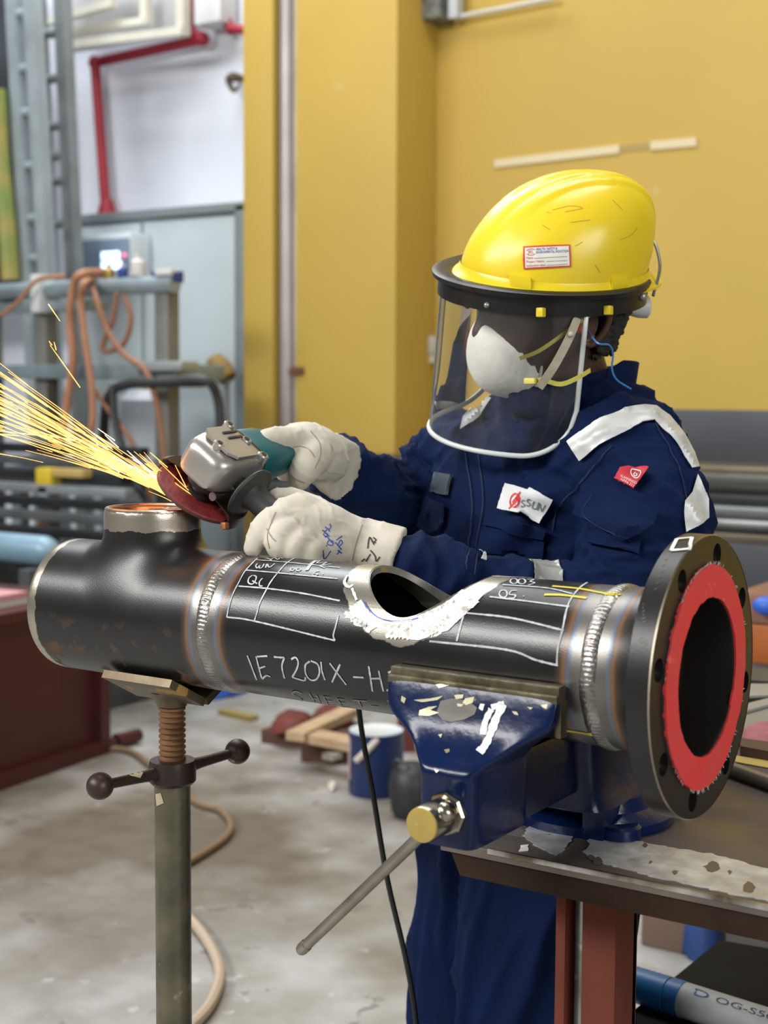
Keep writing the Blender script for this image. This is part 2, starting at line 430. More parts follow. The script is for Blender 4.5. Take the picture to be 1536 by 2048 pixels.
# ================================================================== pipe spool
ZA = 1.03; RP = 0.0817; X_W1 = -0.089; X_W2 = -0.575; X_END = -0.862; X_BR = -0.722
HX = -0.311; HR = 0.0715
def scale_mat(name, welds, hole=False, spec=0.52, zband=None, xband=None, base=(0.005, 0.005, 0.0055), rough=0.25, rust=True):
    """black mill scale with ground bright bands and heat tint near the welds"""
    m = bpy.data.materials.new(name); m.use_nodes = True; nt = m.node_tree; N = nt.nodes; L = nt.links; b = N['Principled BSDF']
    tc = N.new('ShaderNodeTexCoord'); sep = N.new('ShaderNodeSeparateXYZ'); L.new(tc.outputs['Object'], sep.inputs[0])
    def nz(s, d=6):
        t = N.new('ShaderNodeTexNoise'); t.inputs['Scale'].default_value = s; t.inputs['Detail'].default_value = d; L.new(tc.outputs['Object'], t.inputs['Vector']); return t.outputs['Fac']
    def math_(op, a, bq=None, c=None):
        n = N.new('ShaderNodeMath'); n.operation = op
        for i, v in enumerate((a, bq, c)):
            if v is None: continue
            if isinstance(v, (int, float)): n.inputs[i].default_value = v
            else: L.new(v, n.inputs[i])
        return n.outputs[0]
    def mixc(f, a, c):
        n = N.new('ShaderNodeMix'); n.data_type = 'RGBA'; L.new(f, n.inputs[0])
        if isinstance(a, tuple): n.inputs[6].default_value = (*a, 1)
        else: L.new(a, n.inputs[6])
        if isinstance(c, tuple): n.inputs[7].default_value = (*c, 1)
        else: L.new(c, n.inputs[7])
        return n.outputs[2]
    def mixf(f, a, c):
        n = N.new('ShaderNodeMix'); L.new(f, n.inputs[0])
        for i, v in ((2, a), (3, c)):
            if isinstance(v, (int, float)): n.inputs[i].default_value = v
            else: L.new(v, n.inputs[i])
        return n.outputs[0]
    n1 = nz(9, 8); n2 = nz(60, 4); fine = nz(700, 2)
    col = mixc(n1, base, tuple(x*1.9 for x in base)); ro = mixf(n1, rough-0.05, rough+0.09); me = 0.0
    if rust:
        r = N.new('ShaderNodeMapRange'); L.new(nz(38, 9), r.inputs[0]); r.inputs[1].default_value = 0.56; r.inputs[2].default_value = 0.64
        low = N.new('ShaderNodeMapRange'); L.new(sep.outputs[2], low.inputs[0]); low.inputs[1].default_value = ZA+0.005; low.inputs[2].default_value = ZA-0.05
        f = math_('MULTIPLY', r.outputs[0], low.outputs[0]); col = mixc(math_('MULTIPLY', f, 0.8), col, (0.13, 0.065, 0.025)); ro = mixf(f, ro, 0.8)
    for xw in welds:
        d = math_('ABSOLUTE', math_('SUBTRACT', sep.outputs[0], xw)); d = math_('ADD', d, math_('MULTIPLY', math_('SUBTRACT', n1, 0.5), 0.012))
        rp = N.new('ShaderNodeValToRGB'); L.new(math_('MULTIPLY', d, 20), rp.inputs[0])
        e = rp.color_ramp.elements
        stops = [(0.0, (0.24, 0.235, 0.22)), (0.36, (0.20, 0.19, 0.175)), (0.43, (0.12, 0.16, 0.22)), (0.48, (0.12, 0.09, 0.09)), (0.54, (0.17, 0.085, 0.035)), (0.62, (0.05, 0.03, 0.018)), (0.80, base)]
        e[0].position = 0; e[0].color = (*stops[0][1], 1); e[1].position = stops[-1][0]; e[1].color = (*stops[-1][1], 1)
        for p, c in stops[1:-1]:
            q = e.new(p); q.color = (*c, 1)
        mk = N.new('ShaderNodeMapRange'); L.new(d, mk.inputs[0]); mk.inputs[1].default_value = 0.040; mk.inputs[2].default_value = 0.032; 
        col = mixc(mk.outputs[0], col, rp.outputs[0])
        mm = N.new('ShaderNodeMapRange'); L.new(d, mm.inputs[0]); mm.inputs[1].default_value = 0.024; mm.inputs[2].default_value = 0.018
        me = mixf(mm.outputs[0], me, 0.9); ro = mixf(mm.outputs[0], ro, 0.38)
    def bare(dist, lo, hi, c=(0.40, 0.37, 0.31)):
        nonlocal col, me, ro
        dd = math_('ADD', dist, math_('MULTIPLY', math_('SUBTRACT', n2, 0.5), 0.014))
        k = N.new('ShaderNodeMapRange'); L.new(dd, k.inputs[0]); k.inputs[1].default_value = hi; k.inputs[2].default_value = lo
        col = mixc(k.outputs[0], col, c); me = mixf(k.outputs[0], me, 0.85); ro = mixf(k.outputs[0], ro, 0.30)
    if hole:
        dx = math_('SUBTRACT', sep.outputs[0], HX); arc = math_('MULTIPLY', math_('ARCCOSINE', math_('DIVIDE', math_('SUBTRACT', sep.outputs[2], ZA), RP+0.0005)), RP/(RP*math.asin(HR/RP)))
        dx = math_('DIVIDE', dx, HR)
        d2 = math_('MULTIPLY', math_('SQRT', math_('ADD', math_('MULTIPLY', dx, dx), math_('MULTIPLY', arc, arc))), 0.08)
        bare(d2, 0.080+0.026, 0.080+0.028)
    if zband: bare(math_('SUBTRACT', zband, sep.outputs[2]), 0.0, 0.0015, (0.46, 0.41, 0.34))
    if xband: bare(math_('SUBTRACT', sep.outputs[0], xband), 0.0, 0.0015, (0.42, 0.39, 0.30))
    L.new(col, b.inputs['Base Color']); L.new(ro, b.inputs['Roughness'])
    if not isinstance(me, (int, float)): L.new(me, b.inputs['Metallic'])
    b.inputs['Specular IOR Level'].default_value = spec
    bp = N.new('ShaderNodeBump'); bp.inputs['Strength'].default_value = 0.6; bp.inputs['Distance'].default_value = 0.00016; L.new(fine, bp.inputs['Height']); L.new(bp.outputs[0], b.inputs['Normal'])
    return m
spool = thing('pipe_spool', 'black steel pipe spool with welded tee and flange clamped in the blue vise', 'pipe', (-0.2, 0, ZA-RP))
mat_pipe = scale_mat('mill_scale_pipe', [X_W1, X_W2], hole=True, rust=False)
# straight pipe with a saddle opening
bm = B(); lathe(bm, (X_W2, 0, ZA), (1, 0, 0), [(0, RP), (X_W1-X_W2, RP), (X_W1-X_W2, RP-0.0071), (0, RP-0.0071), (0, RP)], 128, close=False)
bmesh.ops.remove_doubles(bm, verts=bm.verts, dist=1e-6)
c = B(); lathe(c, (HX, 0, ZA), (0, 0, 1), [(0, HR), (0.2, HR)], 96)
pipe_o = obj('pipe_run', boolean(bm, [c]), mat_pipe, spool, 35)
# cut edge land of the opening
def rim_pts(r, rad):
    out = []
    for k in range(120):
        t = 2*PI*k/120; x = HX+r*math.cos(t); y = r*math.sin(t); out.append(V((x, y, ZA+math.sqrt(max(0, rad*rad-y*y)))))
    return out
bm = B(); A1 = rim_pts(HR+0.0012, RP+0.0006); A2 = rim_pts(HR-0.0005, RP-0.0008); A3 = rim_pts(HR-0.0008, RP-0.0074)
rings = [[bm.verts.new(p) for p in A] for A in (A1, A2, A3)]
for a, b_ in zip(rings, rings[1:]):
    for i in range(120): bm.faces.new((a[i], a[(i+1) % 120], b_[(i+1) % 120], b_[i]))
obj('saddle_edge', bm, M('cut_steel', (0.62, 0.60, 0.55), 0.25, 0.9, var=0.3, vscale=60), spool)
# tee
bm = B(); RT = RP+0.0022
lathe(bm, (X_END, 0, ZA), (1, 0, 0), [(0, RT-0.005), (0.004, RT), (X_W2-X_END-0.012, RT), (X_W2-X_END-0.002, RP)], 72)
lathe(bm, (X_BR, 0, ZA), (0, 0, 1), [(0.02, 0.0600), (0.130, 0.0595)], 64)
me = remesh(bm, 0.0028, 8)
co = np.empty(len(me.vertices)*3); me.vertices.foreach_get('co', co); co = co.reshape(-1, 3)
def tee_sdf(p):   # smooth union of run and branch gives the pulled fillet
    z = p[:, 2]-ZA; a = np.hypot(p[:, 1], z)-RT; b_ = np.maximum(np.hypot(p[:, 0]-X_BR, p[:, 1])-0.0597, -z); k = 0.030
    h = np.clip(.5+.5*(b_-a)/k, 0, 1); return b_*(1-h)+a*h-k*h*(1-h)
ok = (co[:, 0] > X_END+0.010) & (co[:, 0] < X_W2-0.014) & (co[:, 2] < ZA+0.124)
for it in range(12):
    p = co[ok]; d = tee_sdf(p); e = 1e-4
    g = np.stack([(tee_sdf(p+np.eye(3)[i]*e)-tee_sdf(p-np.eye(3)[i]*e))/(2*e) for i in range(3)], 1); g /= np.maximum(np.linalg.norm(g, axis=1, keepdims=True), 1e-6)
    co[ok] = p-g*d[:, None]*0.8
me.vertices.foreach_set('co', co.ravel()); me.update()
bm = B(); bm.from_mesh(me)
c1 = B(); lathe(c1, (X_BR, 0, ZA), (0, 0, 1), [(0.0, 0.0515), (0.2, 0.0515)], 64)
c2 = B(); lathe(c2, (X_END-0.05, 0, ZA), (1, 0, 0), [(0, 0.074), (0.3, 0.074)], 64)
tee_o = obj('tee_fitting', boolean(bm, [c1, c2]), scale_mat('mill_scale_tee', [X_W2+0.004], zband=ZA+0.1065, xband=X_END+0.017, base=(0.006, 0.006, 0.006), rough=0.30), spool, 50)
bm = B(); lathe(bm, (X_BR, 0, ZA), (0, 0, 1), [(0.122, 0.0592), (0.1305, 0.0585), (0.1318, 0.057), (0.1318, 0.0535), (0.127, 0.0513), (0.118, 0.0512)], 64, close=False)
obj('branch_bevel', bm, M('ground_steel_warm', (0.62, 0.50, 0.40), 0.28, 0.95, var=0.35, vscale=30, bump=0.3, bscale=120), spool)
# weld beads
wm = M('weld_metal', (0.40, 0.38, 0.35), 0.32, 0.95, var=0.45, vscale=40, bump=0.5, bscale=260)
def weld(xw, wd, seed):
    bm = B(); nt_, nx = 420, 9; rings = []
    for i in range(nt_):
        t = 2*PI*i/nt_; r = []
        wob = 0.0012*noise.noise(V((math.cos(t)*3, math.sin(t)*3, seed)))
        for k in range(nx):
            s = k/(nx-1)*2-1; ripple = 0.00045*math.sin(t*105+3.0*(1-s*s)+seed)*(1-s*s)
            h = 0.0030*(1-abs(s)**2.2)+ripple-0.0003
            x = xw+wob+s*wd; rr = RP+h
            r.append(bm.verts.new((x, rr*math.cos(t), ZA+rr*math.sin(t))))
        rings.append(r)
    for i in range(nt_):
        A, Bq = rings[i], rings[(i+1) % nt_]
        for k in range(nx-1): bm.faces.new((A[k], A[k+1], Bq[k+1], Bq[k]))
    return obj('weld_bead', bm, wm, spool, 180)
w1 = weld(X_W1, 0.0095, 1.0); w2 = weld(X_W2, 0.0095, 5.0)
bm = B(); p, n = V((X_W1, -RP*0.985, ZA-0.012)), V((0, -1, -0.1)); sphere(bm, p, 0.006, 14, 8, (1.5, 0.35, 0.8)); obj('tack_scar', bm, M('scar_tan', (0.22, 0.15, 0.07), 0.4, 0.5), spool)
# weld-neck flange
bm = B(); lathe(bm, (0, 0, ZA), (1, 0, 0), [(X_W1, RP), (-0.070, RP+0.001), (-0.045, RP+0.007), (-0.032, 0.0935), (-0.0262, 0.099), (-0.0254, 0.101), (-0.0254, 0.138), (-0.0242, 0.1395), (-0.0028, 0.1395), (-0.0016, 0.1383), (-0.0016, 0.1085), (0.0, 0.108), (0.0, 0.0775), (-0.002, 0.077), (X_W1, 0.0748), (X_W1, RP)], 128, close=False)
bmesh.ops.remove_doubles(bm, verts=bm.verts, dist=1e-6)
cut = []
for k in range(8):
    t = math.radians(12+45*k); y, z = math.sin(t)*0.1207, math.cos(t)*0.1207
    c = B(); cyl(c, (-0.06, y, ZA+z), (0.02, y, ZA+z), 0.0112, seg=28); cut.append(c)
fl_m = scale_mat('flange_steel', [X_W1], base=(0.009, 0.0085, 0.008), rough=0.30, rust=False, spec=0.35)
flange_o = obj('weld_neck_flange', boolean(bm, cut), fl_m, spool, 30)
bm = B(); lathe(bm, (0, 0, ZA), (1, 0, 0), [(-0.0028, 0.1398), (-0.0013, 0.1386)], 128, close=False); obj('flange_edge', bm, M('edge_bright', (0.45, 0.40, 0.30), 0.35, 0.9, var=0.5, vscale=20), spool)
# red protective sealing ring stuck on the face, ragged edge
bm = B(); n = 180; rin = []; rout = []; ri2 = []; ro2 = []
for k in range(n):
    t = 2*PI*k/n; z = math.cos(t)
    ro = 0.1075+0.0030*max(0, abs(z)-0.75)/0.25+0.0012*noise.noise(V((math.cos(t)*9, math.sin(t)*9, 2)))+random.uniform(-0.0005, 0.0005)
    ri = 0.0785+0.0012*noise.noise(V((math.cos(t)*7, math.sin(t)*7, 9)))+random.uniform(-0.0004, 0.0004)
    if 1.9 < t < 2.1: ri -= 0.003
    y, zz = math.sin(t), math.cos(t)
    w = 0.0006*noise.noise(V((y*4, zz*4, 1)))
    rin.append(bm.verts.new((0.0021+w, y*ri, ZA+zz*ri))); rout.append(bm.verts.new((0.0019+w, y*ro, ZA+zz*ro)))
    ri2.append(bm.verts.new((0.0001, y*ri, ZA+zz*ri))); ro2.append(bm.verts.new((-0.0012, y*(ro+0.0004), ZA+zz*(ro+0.0004))))
for k in range(n):
    j = (k+1) % n
    for a, b_ in ((ri2, rin), (rin, rout), (rout, ro2)): bm.faces.new((a[k], a[j], b_[j], b_[k]))
red_m = M('red_sealing_paper', (0.70, 0.035, 0.04), 0.6, 0, col2=(0.62, 0.055, 0.055), vscale=18, bump=0.3, bscale=70, spots=[((0.72, 0.13, 0.11), 26, 0.66, 0.7, 0)])
obj('face_cover', bm, red_m, spool, 60)['label'] = 'red ragged protective ring on the flange face'
bm = B()   # frayed fringe
for k in range(110):
    t = random.choice([random.uniform(-0.75, 0.25), random.uniform(2.4, 3.9), random.uniform(0, 2*PI)]); r0 = 0.1085+0.002*max(0, abs(math.cos(t))-0.75)/0.25; L_ = random.uniform(0.0015, 0.004)
    d = V((0.0, math.sin(t), math.cos(t))); q = V((0.0012, 0, ZA))+d*r0; tn = V((0, math.cos(t), -math.sin(t)))*random.uniform(-0.7, 0.7)
    tube(bm, [q, q+(d+tn)*L_+V((random.uniform(0, 0.0015), 0, 0))], 0.00025, 4, 0)
obj('fringe', bm, M('white_fibre', (0.7, 0.66, 0.6), 0.8), spool)['kind'] = 'stuff'
# weld deposit seen inside the bore
# writing
PB = bvh_of([pipe_o, tee_o, flange_o, w1, w2])
chalk = M('white_marker', (0.55, 0.58, 0.60), 0.7, 0, var=0.35, vscale=120)
chalk2 = M('white_marker_dull', (0.36, 0.35, 0.32), 0.7, 0, var=0.35, vscale=120)
yc = M('yellow_marker', (0.72, 0.60, 0.05), 0.6, 0, var=0.2, vscale=80)
def T1(l): return [(380+x/5.12, 1080+y/5.12) for x, y in l]
def T2(l): return [(660+x/1.7534, 1040+y/1.7534) for x, y in l]
def T3(l): return [(380+x/3.072, 1380+y/3.072) for x, y in l]
tabL = [T1(s) for s in ([(690, 190), (640, 240), (560, 330), (500, 440), (440, 560), (400, 690), (380, 790)], [(1070, 190), (990, 240), (900, 340), (830, 430), (780, 520), (720, 640), (690, 740), (662, 830)],
    [(675, 207), (1000, 232), (1536, 287)], [(570, 312), (900, 340), (1510, 400)], [(500, 475), (800, 500), (1160, 550), (1536, 625)], [(380, 790), (660, 830), (1490, 1030)], [(1525, 770), (1490, 900), (1470, 980), (1490, 1030)])]
ribbons('marker_table', tabL, PB, 0.0018, chalk, spool, jitter=0.1)
txt = [T1(s) for s in ([(690, 245), (675, 270), (690, 292), (715, 265), (712, 292), (740, 285), (760, 250)], [(775, 290), (790, 250), (815, 285), (870, 245)],
    [(640, 365), (605, 395), (600, 440), (640, 455), (670, 425), (680, 380), (650, 365)], [(640, 420), (690, 450)], [(745, 395), (715, 430), (715, 470), (745, 475)],
    [(780, 190), (830, 205), (815, 218), (860, 187), (900, 205), (920, 187), (950, 195)], [(1070, 290), (1035, 292), (1030, 315), (1060, 315), (1080, 290)], [(1120, 285), (1090, 300), (1100, 320), (1135, 310), (1120, 285)],
    [(1330, 320), (1290, 325), (1270, 345), (1305, 350), (1290, 366), (1240, 370)], [(1365, 348)], [(1250, 230), (1330, 215), (1300, 240), (1400, 230), (1360, 255), (1450, 250), (1330, 265), (1380, 290)])]
txt.append((T1([(1290, 215), (1240, 250), (1195, 315)]), 0.0045))
ribbons('marker_writing', txt, PB, 0.0017, chalk, spool)
num = [T1(s) for s in ([(590, 1180), (640, 1310), (685, 1430)], [(680, 1190), (710, 1310), (740, 1420)], [(690, 1192), (795, 1185)], [(710, 1312), (775, 1290)], [(740, 1420), (785, 1385), (825, 1395)],
    [(862, 1195), (970, 1203)], [(970, 1203), (945, 1290), (970, 1415)], [(1040, 1220), (1080, 1200), (1110, 1240), (1100, 1310), (1050, 1402)], [(1050, 1402), (1100, 1418), (1175, 1435), (1185, 1400)],
    [(1230, 1240), (1185, 1280), (1190, 1370), (1240, 1430), (1300, 1420), (1330, 1350), (1310, 1270), (1240, 1235)], [(1345, 1245), (1355, 1340), (1385, 1430)])]
num += [[(660, 1326), (693, 1369)], [(681, 1328), (664.5, 1364)], [(707, 1353.5), (728, 1354.5)]]
num += [T2(s) for s in ([(137, 512), (150, 600)], [(172, 528), (188, 600)], [(143, 555), (180, 555)], [(205, 535), (225, 528), (232, 545), (212, 585), (200, 598)])]
ribbons('spool_number', num, PB, 0.0021, chalk, spool, jitter=0.08)
sht = [T3(s) for s in ([(690, 20), (650, 6), (630, 20), (660, 40), (690, 58), (672, 74)], [(735, 20), (770, 76)], [(778, 30), (803, 82)], [(752, 50), (790, 54)], [(820, 38), (850, 90)], [(820, 38), (858, 42)], [(835, 64), (872, 66)], [(850, 90), (892, 94)],
    [(905, 52), (938, 102)], [(905, 52), (945, 56)], [(920, 76), (955, 78)], [(938, 102), (975, 104)], [(1000, 60), (1085, 66)], [(1035, 64), (1058, 106)], [(1110, 97), (1160, 101)], [(1215, 60), (1255, 125)])]
ribbons('sheet_number', sht, PB, 0.0020, chalk2, spool)
tabR = [T2(s) for s in ([(560, 198), (720, 205), (890, 217)], [(605, 228), (760, 240), (850, 260)], [(560, 270), (700, 287), (840, 305)], [(480, 327), (640, 345), (820, 388)], [(350, 425), (620, 455), (720, 490), (800, 510)], [(470, 330), (445, 425)],
    [(910, 215), (870, 245), (835, 300), (815, 390), (800, 450), (796, 508)])]
ribbons('marker_table', tabR, PB, 0.0021, chalk, spool, jitter=0.1)
def oo(x, y, a, b_): return [(x+a*math.cos(t), y+b_*math.sin(t)) for t in [k*PI/4 for k in range(9)]]
tr = [T2(s) for s in (oo(645, 216, 13, 9), oo(673, 217, 13, 9), [(692, 210), (715, 210), (702, 217), (718, 222), (695, 230)], oo(608, 260, 14, 13), [(655, 248), (637, 250), (630, 262), (650, 265), (645, 275), (622, 276)], [(680, 268)])]
ribbons('marker_writing', tr, PB, 0.0017, chalk, spool)
for st in ([(780, 233), (880, 243), (960, 258), (1020, 262)], [(752, 263), (820, 265), (900, 275)], [(790, 735), (850, 740), (920, 752)]): ribbons('yellow_marking', [T2(st)], PB, 0.0034, yc, spool)
# white paint strokes around the opening
wp = M('white_paint_thick', (0.80, 0.80, 0.76), 0.5, 0, bump=0.5, bscale=200, spots=[((0.42, 0.40, 0.34), 90, 0.60, 0.5, 0.3)])
def T5(l): return [(660+x/4.267, 1100+y/4.267) for x, y in l]
sk = []
for k in range(16):   # front rows of strokes, run up to the right
    t = k/15; x0, y0 = 480+t*520, 735+18*math.sin(t*3.1)-t*t*70+random.uniform(-8, 14); ln = 170+t*150
    ex, ey = x0+ln*0.82, y0-ln*(0.55+0.15*t)
    sk.append((T5([(x0, y0), (ex, ey)]), 0.0052))
for k in range(11):
    t = k/10; x0, y0 = 290+t*70, 500+t*105; sk.append((T5([(x0+random.uniform(-10, 10), y0-20), (x0-90+t*60, y0+90+random.uniform(-10, 20))][::-1] if t > 0.8 else [(130+t*110, 540+t*110+random.uniform(-12, 12)), (250+t*125, 600+t*65)]), 0.0042))
for k in range(9):
    t = k/8; sk.append((T5([(700+t*330, 610-t*150), (830+t*330, 560-t*175)]), 0.005))
for k in range(6):
    t = k/5; sk.append((T5([(1030+t*90, 450-t*90), (1160+t*130, 470-t*70)]), 0.006))
sk += [(T5([(340, 560), (480, 640), (600, 650), (740, 620), (900, 540), (1040, 440), (1150, 350)]), 0.007), (T5([(250, 440), (300, 520), (360, 590)]), 0.006), (T5([(210, 470), (270, 560), (330, 640)]), 0.006), (T5([(150, 220), (125, 280), (160, 320), (200, 300)]), 0.003), (T5([(190, 330), (230, 430)]), 0.003)]
decal('white_paint', T5([(150, 545), (235, 470), (300, 525), (370, 590), (450, 632), (560, 652), (700, 622), (850, 570), (1000, 470), (1160, 345), (1315, 382), (1260, 440), (1190, 510), (1120, 570), (1060, 640), (1010, 690), (950, 705), (900, 690), (840, 745), (760, 770), (690, 765), (640, 735), (560, 725), (490, 690), (400, 660), (350, 690), (290, 660), (220, 610)]), PB, wp, spool, .0006, 5, .0004, .02)
ribbons('white_paint_strokes', sk, PB, 0.004, wp, spool, off=0.0011, jitter=0.12)
ribbons('blue_line', [T5([(290, 440), (340, 515), (420, 580), (540, 608), (680, 602), (760, 585)])], PB, 0.0011, M('blue_ink', (0.03, 0.07, 0.5), 0.5), spool, off=0.0022)
# white painted square on the flange rim, and stamped heat number
q = [(1354, 1079), (1384, 1076), (1378, 1099), (1342, 1102), (1354, 1079)]
ribbons('white_square', [q[k:k+2] for k in range(4)], PB, 0.0035, wp, spool, off=0.001)
stp = [[(1284+random.uniform(-3, 3), 1245-k*7), (1288+random.uniform(-3, 5), 1242-k*7)] for k in range(6)]+[[(1310+k*4+random.uniform(-3, 3), 1180-k*12), (1315+k*4, 1176-k*12)] for k in range(6)]
stp += [[(1286+7*math.cos(t), 1283+9*math.sin(t)) for t in [k*PI/5 for k in range(11)]], [(1283, 1287), (1285, 1279), (1287, 1286), (1289, 1279)]]
ribbons('stamped_number', stp, PB, 0.0009, M('stamp_dark', (0.10, 0.095, 0.09), 0.5, 0.5), spool, off=0.0004)
# ================================================================== pipe stand
sx = -0.692; stand = thing('pipe_stand', 'screw-jack pipe stand with V-shaped head under the tee', 'stand', (sx, 0, 0))
pole_m = M('pole_steel', (0.17, 0.155, 0.105), 0.42, 0.6, vscale=16, col2=(0.095, 0.088, 0.062), bump=0.35, bscale=70, rvar=0.12, spots=[((0.17, 0.085, 0.035), 9, 0.60, 0.8, 0), ((0.24, 0.23, 0.19), 28, 0.66, 0.5, 0.4)])
bm = B(); lathe(bm, (sx, 0, 0), (0, 0, 1), [(0.01, 0.0225), (0.815, 0.0225), (0.815, 0.017), (0.60, 0.017)], 32); obj('pole', bm, pole_m, stand)
rusty = M('rusty_thread', (0.26, 0.13, 0.06), 0.6, 0.5, vscale=25, col2=(0.13, 0.065, 0.035), bump=0.3, bscale=120)
prof = []; z = 0.60
while z < 0.945:
    prof += [(z, 0.0140), (z+0.0022, 0.0168), (z+0.0046, 0.0168), (z+0.0066, 0.0140)]; z += 0.0070
bm = B(); lathe(bm, (sx, 0, 0), (0, 0, 1), prof, 28); obj('screw', bm, rusty, stand, 50)
dk = M('dark_cast_iron', (0.055, 0.032, 0.024), 0.42, 0.4, vscale=20, col2=(0.03, 0.02, 0.017), bump=0.2, bscale=90, spots=[((0.35, 0.31, 0.22), 35, 0.72, 0.5, 0.6)])
b0 = onz(200, 1572, 0.835); b1 = onz(475, 1503, 0.838); cz = 0.832
bm = B(); lathe(bm, (sx, 0, 0), (0, 0, 1), [(cz-0.016, 0.026), (cz-0.012, 0.0295), (cz+0.006, 0.0295), (cz+0.014, 0.028), (cz+0.015, 0.018)], 36); nut = obj('nut_collar', bm, dk, stand)
for bb in (b0, b1):
    bm = B(); c0 = V((sx, 0, cz)); d = (bb-c0).normalized(); tube(bm, [c0+d*0.024, c0+d*0.045, bb-d*0.012], [0.010, 0.0072, 0.0062], 12, 3); obj('arm', bm, dk, stand)
    bm = B(); sphere(bm, bb, 0.0165, 28, 18); obj('ball_end', bm, dk, stand)
arm_b = bvh_of([o for o in stand.children if o.name.startswith(('arm', 'pole'))])
for st in ([(252, 1545), (270, 1540), (286, 1546), (280, 1556), (262, 1552)], [(312, 1588), (322, 1586), (328, 1606), (314, 1612)]): decal('paint_chip', st, arm_b, M('chip_cream', (0.50, 0.42, 0.26), 0.6), stand, .0004, 3, .0004)
# V head: two folded plates cradling the pipe
vh = M('v_head_steel', (0.20, 0.16, 0.10), 0.5, 0.6, vscale=14, col2=(0.09, 0.06, 0.035), bump=0.3, bscale=60, spots=[((0.45, 0.27, 0.08), 22, 0.64, 0.8, 0)])
hz = ZA-RT-0.012
for s in (-1, 1):
    bm = B(); y0, z0 = 0.0, ZA-RT*1.19; y1, z1 = s*0.062, ZA-RT*0.79
    n = V((0, -(z1-z0)*s, (y1-y0)*s)).normalized()
    x0, x1 = sx-0.055, sx+0.055
    prism(bm, [(x0, y0, z0), (x1, y0, z0), (x1, y1, z1), (x0, y1, z1)], n*-0.010 if n.z > 0 else n*0.010)
    bevel_all(bm, 0.0012, 1)
    o = obj('v_plate', bm, vh, stand, 30)
bm = B(); lathe(bm, (sx, 0, 0), (0, 0, 1), [(0.915, 0.0185), (0.925, 0.022), (0.934, 0.030)], 24); obj('head_collar', bm, vh, stand)
for k in range(3):
    bm = B(); a = 2*PI*k/3+0.4; tube(bm, [V((sx, 0, 0.30))+V((math.cos(a), math.sin(a), 0))*0.02, V((sx, 0, 0.012))+V((math.cos(a), math.sin(a), 0))*0.30], 0.012, 10, 0); obj('leg', bm, pole_m, stand)

# ================================================================== workbench
ZT = 0.81; YE = 0.006; XL = -0.305
bench = thing('workbench', 'steel-topped workbench with worn silvery edge and red channel leg', 'workbench', (0.4, 0.4, 0))
top_m = M('bench_steel', (0.085, 0.075, 0.072), 0.45, 0.3, vscale=5, col2=(0.125, 0.10, 0.092), spec=0.3, bump=0.25, bscale=50, rvar=0.12, spots=[((0.30, 0.20, 0.18), 6, 0.64, 0.5, 0.4), ((0.05, 0.045, 0.04), 40, 0.68, 0.7, 0.2)])
bm = B(); box(bm, (XL, YE+0.062, ZT-0.012), (1.7, 0.86, ZT), 0.0015); obj('top_plate', bm, top_m, bench, 30)
edge_m = M('bench_edge', (0.10, 0.085, 0.072), 0.42, 0.4, vscale=9, col2=(0.17, 0.14, 0.115), bump=0.3, bscale=40, rvar=0.1)
bm = B(); box(bm, (XL, YE, ZT-0.011), (1.7, YE+0.0605, ZT+0.0008), 0.0015); obj('edge_strip', bm, edge_m, bench, 30)
rust_b = M('bench_rust', (0.032, 0.017, 0.009), 0.85, 0.0, vscale=12, col2=(0.018, 0.010, 0.006), spec=0.2, bump=0.4, bscale=50)
bm = B(); prism(bm, [(XL+0.012, YE+0.003, ZT-0.011), (1.7, YE+0.003, ZT-0.011), (1.7, YE+0.003, ZT-0.036), (XL+0.024, YE+0.003, ZT-0.036)], (0, 0.008, 0)); obj('edge_angle', bm, rust_b, bench, 30)
bm = B(); box(bm, (XL+0.012, 0.06, ZT-0.055), (XL+0.022, 0.82, ZT-0.012)); obj('end_angle', bm, rust_b, bench, 30)
bm = B(); box(bm, (0.3, 0.8, ZT-0.055), (0.31, 0.86, ZT-0.012)); box(bm, (XL+0.02, 0.84, ZT-0.055), (1.7, 0.85, ZT-0.012)); obj('rear_angle', bm, rust_b, bench, 30)
# bright worn patches (bare zinc) with ragged outlines
zinc = M('bare_zinc', (0.66, 0.68, 0.69), 0.42, 0.45, vscale=30, col2=(0.42, 0.42, 0.42), bump=0.5, bscale=70, rvar=0.12, spots=[((0.15, 0.12, 0.10), 60, 0.70, 0.6, 0.3)])
def ragged(name, px, z, m, parent, th=0.0008, rough=0.0035):
    bm = B(); pts = [onz(x, y, z) for x, y in px]; d = []
    for a, b_ in zip(pts, pts[1:]+pts[:1]):
        n = max(1, int((b_-a).length/0.006))
        for k in range(n):
            q = a+(b_-a)*(k/n); q = q+V((random.uniform(-1, 1), random.uniform(-1, 1), 0))*rough*0.5; d.append(q)
    prism(bm, d, (0, 0, th)); return obj(name, bm, m, parent, 30)
ragged('worn_patch', [(1063, 1640), (1090, 1648), (1140, 1655), (1148, 1672), (1128, 1700), (1112, 1712), (1085, 1698), (1068, 1690), (1047, 1672)], ZT+0.0009, zinc, bench)
ragged('worn_patch', [(1172, 1668), (1210, 1672), (1340, 1695), (1420, 1708), (1536, 1738), (1560, 1745), (1560, 1808), (1500, 1796), (1400, 1775), (1300, 1752), (1215, 1730), (1180, 1716), (1166, 1704), (1180, 1690)], ZT+0.0009, zinc, bench, rough=0.005)
ragged('paint_fleck', [(1040, 1692), (1056, 1690), (1054, 1702), (1038, 1704)], ZT+0.0009, wp, bench)
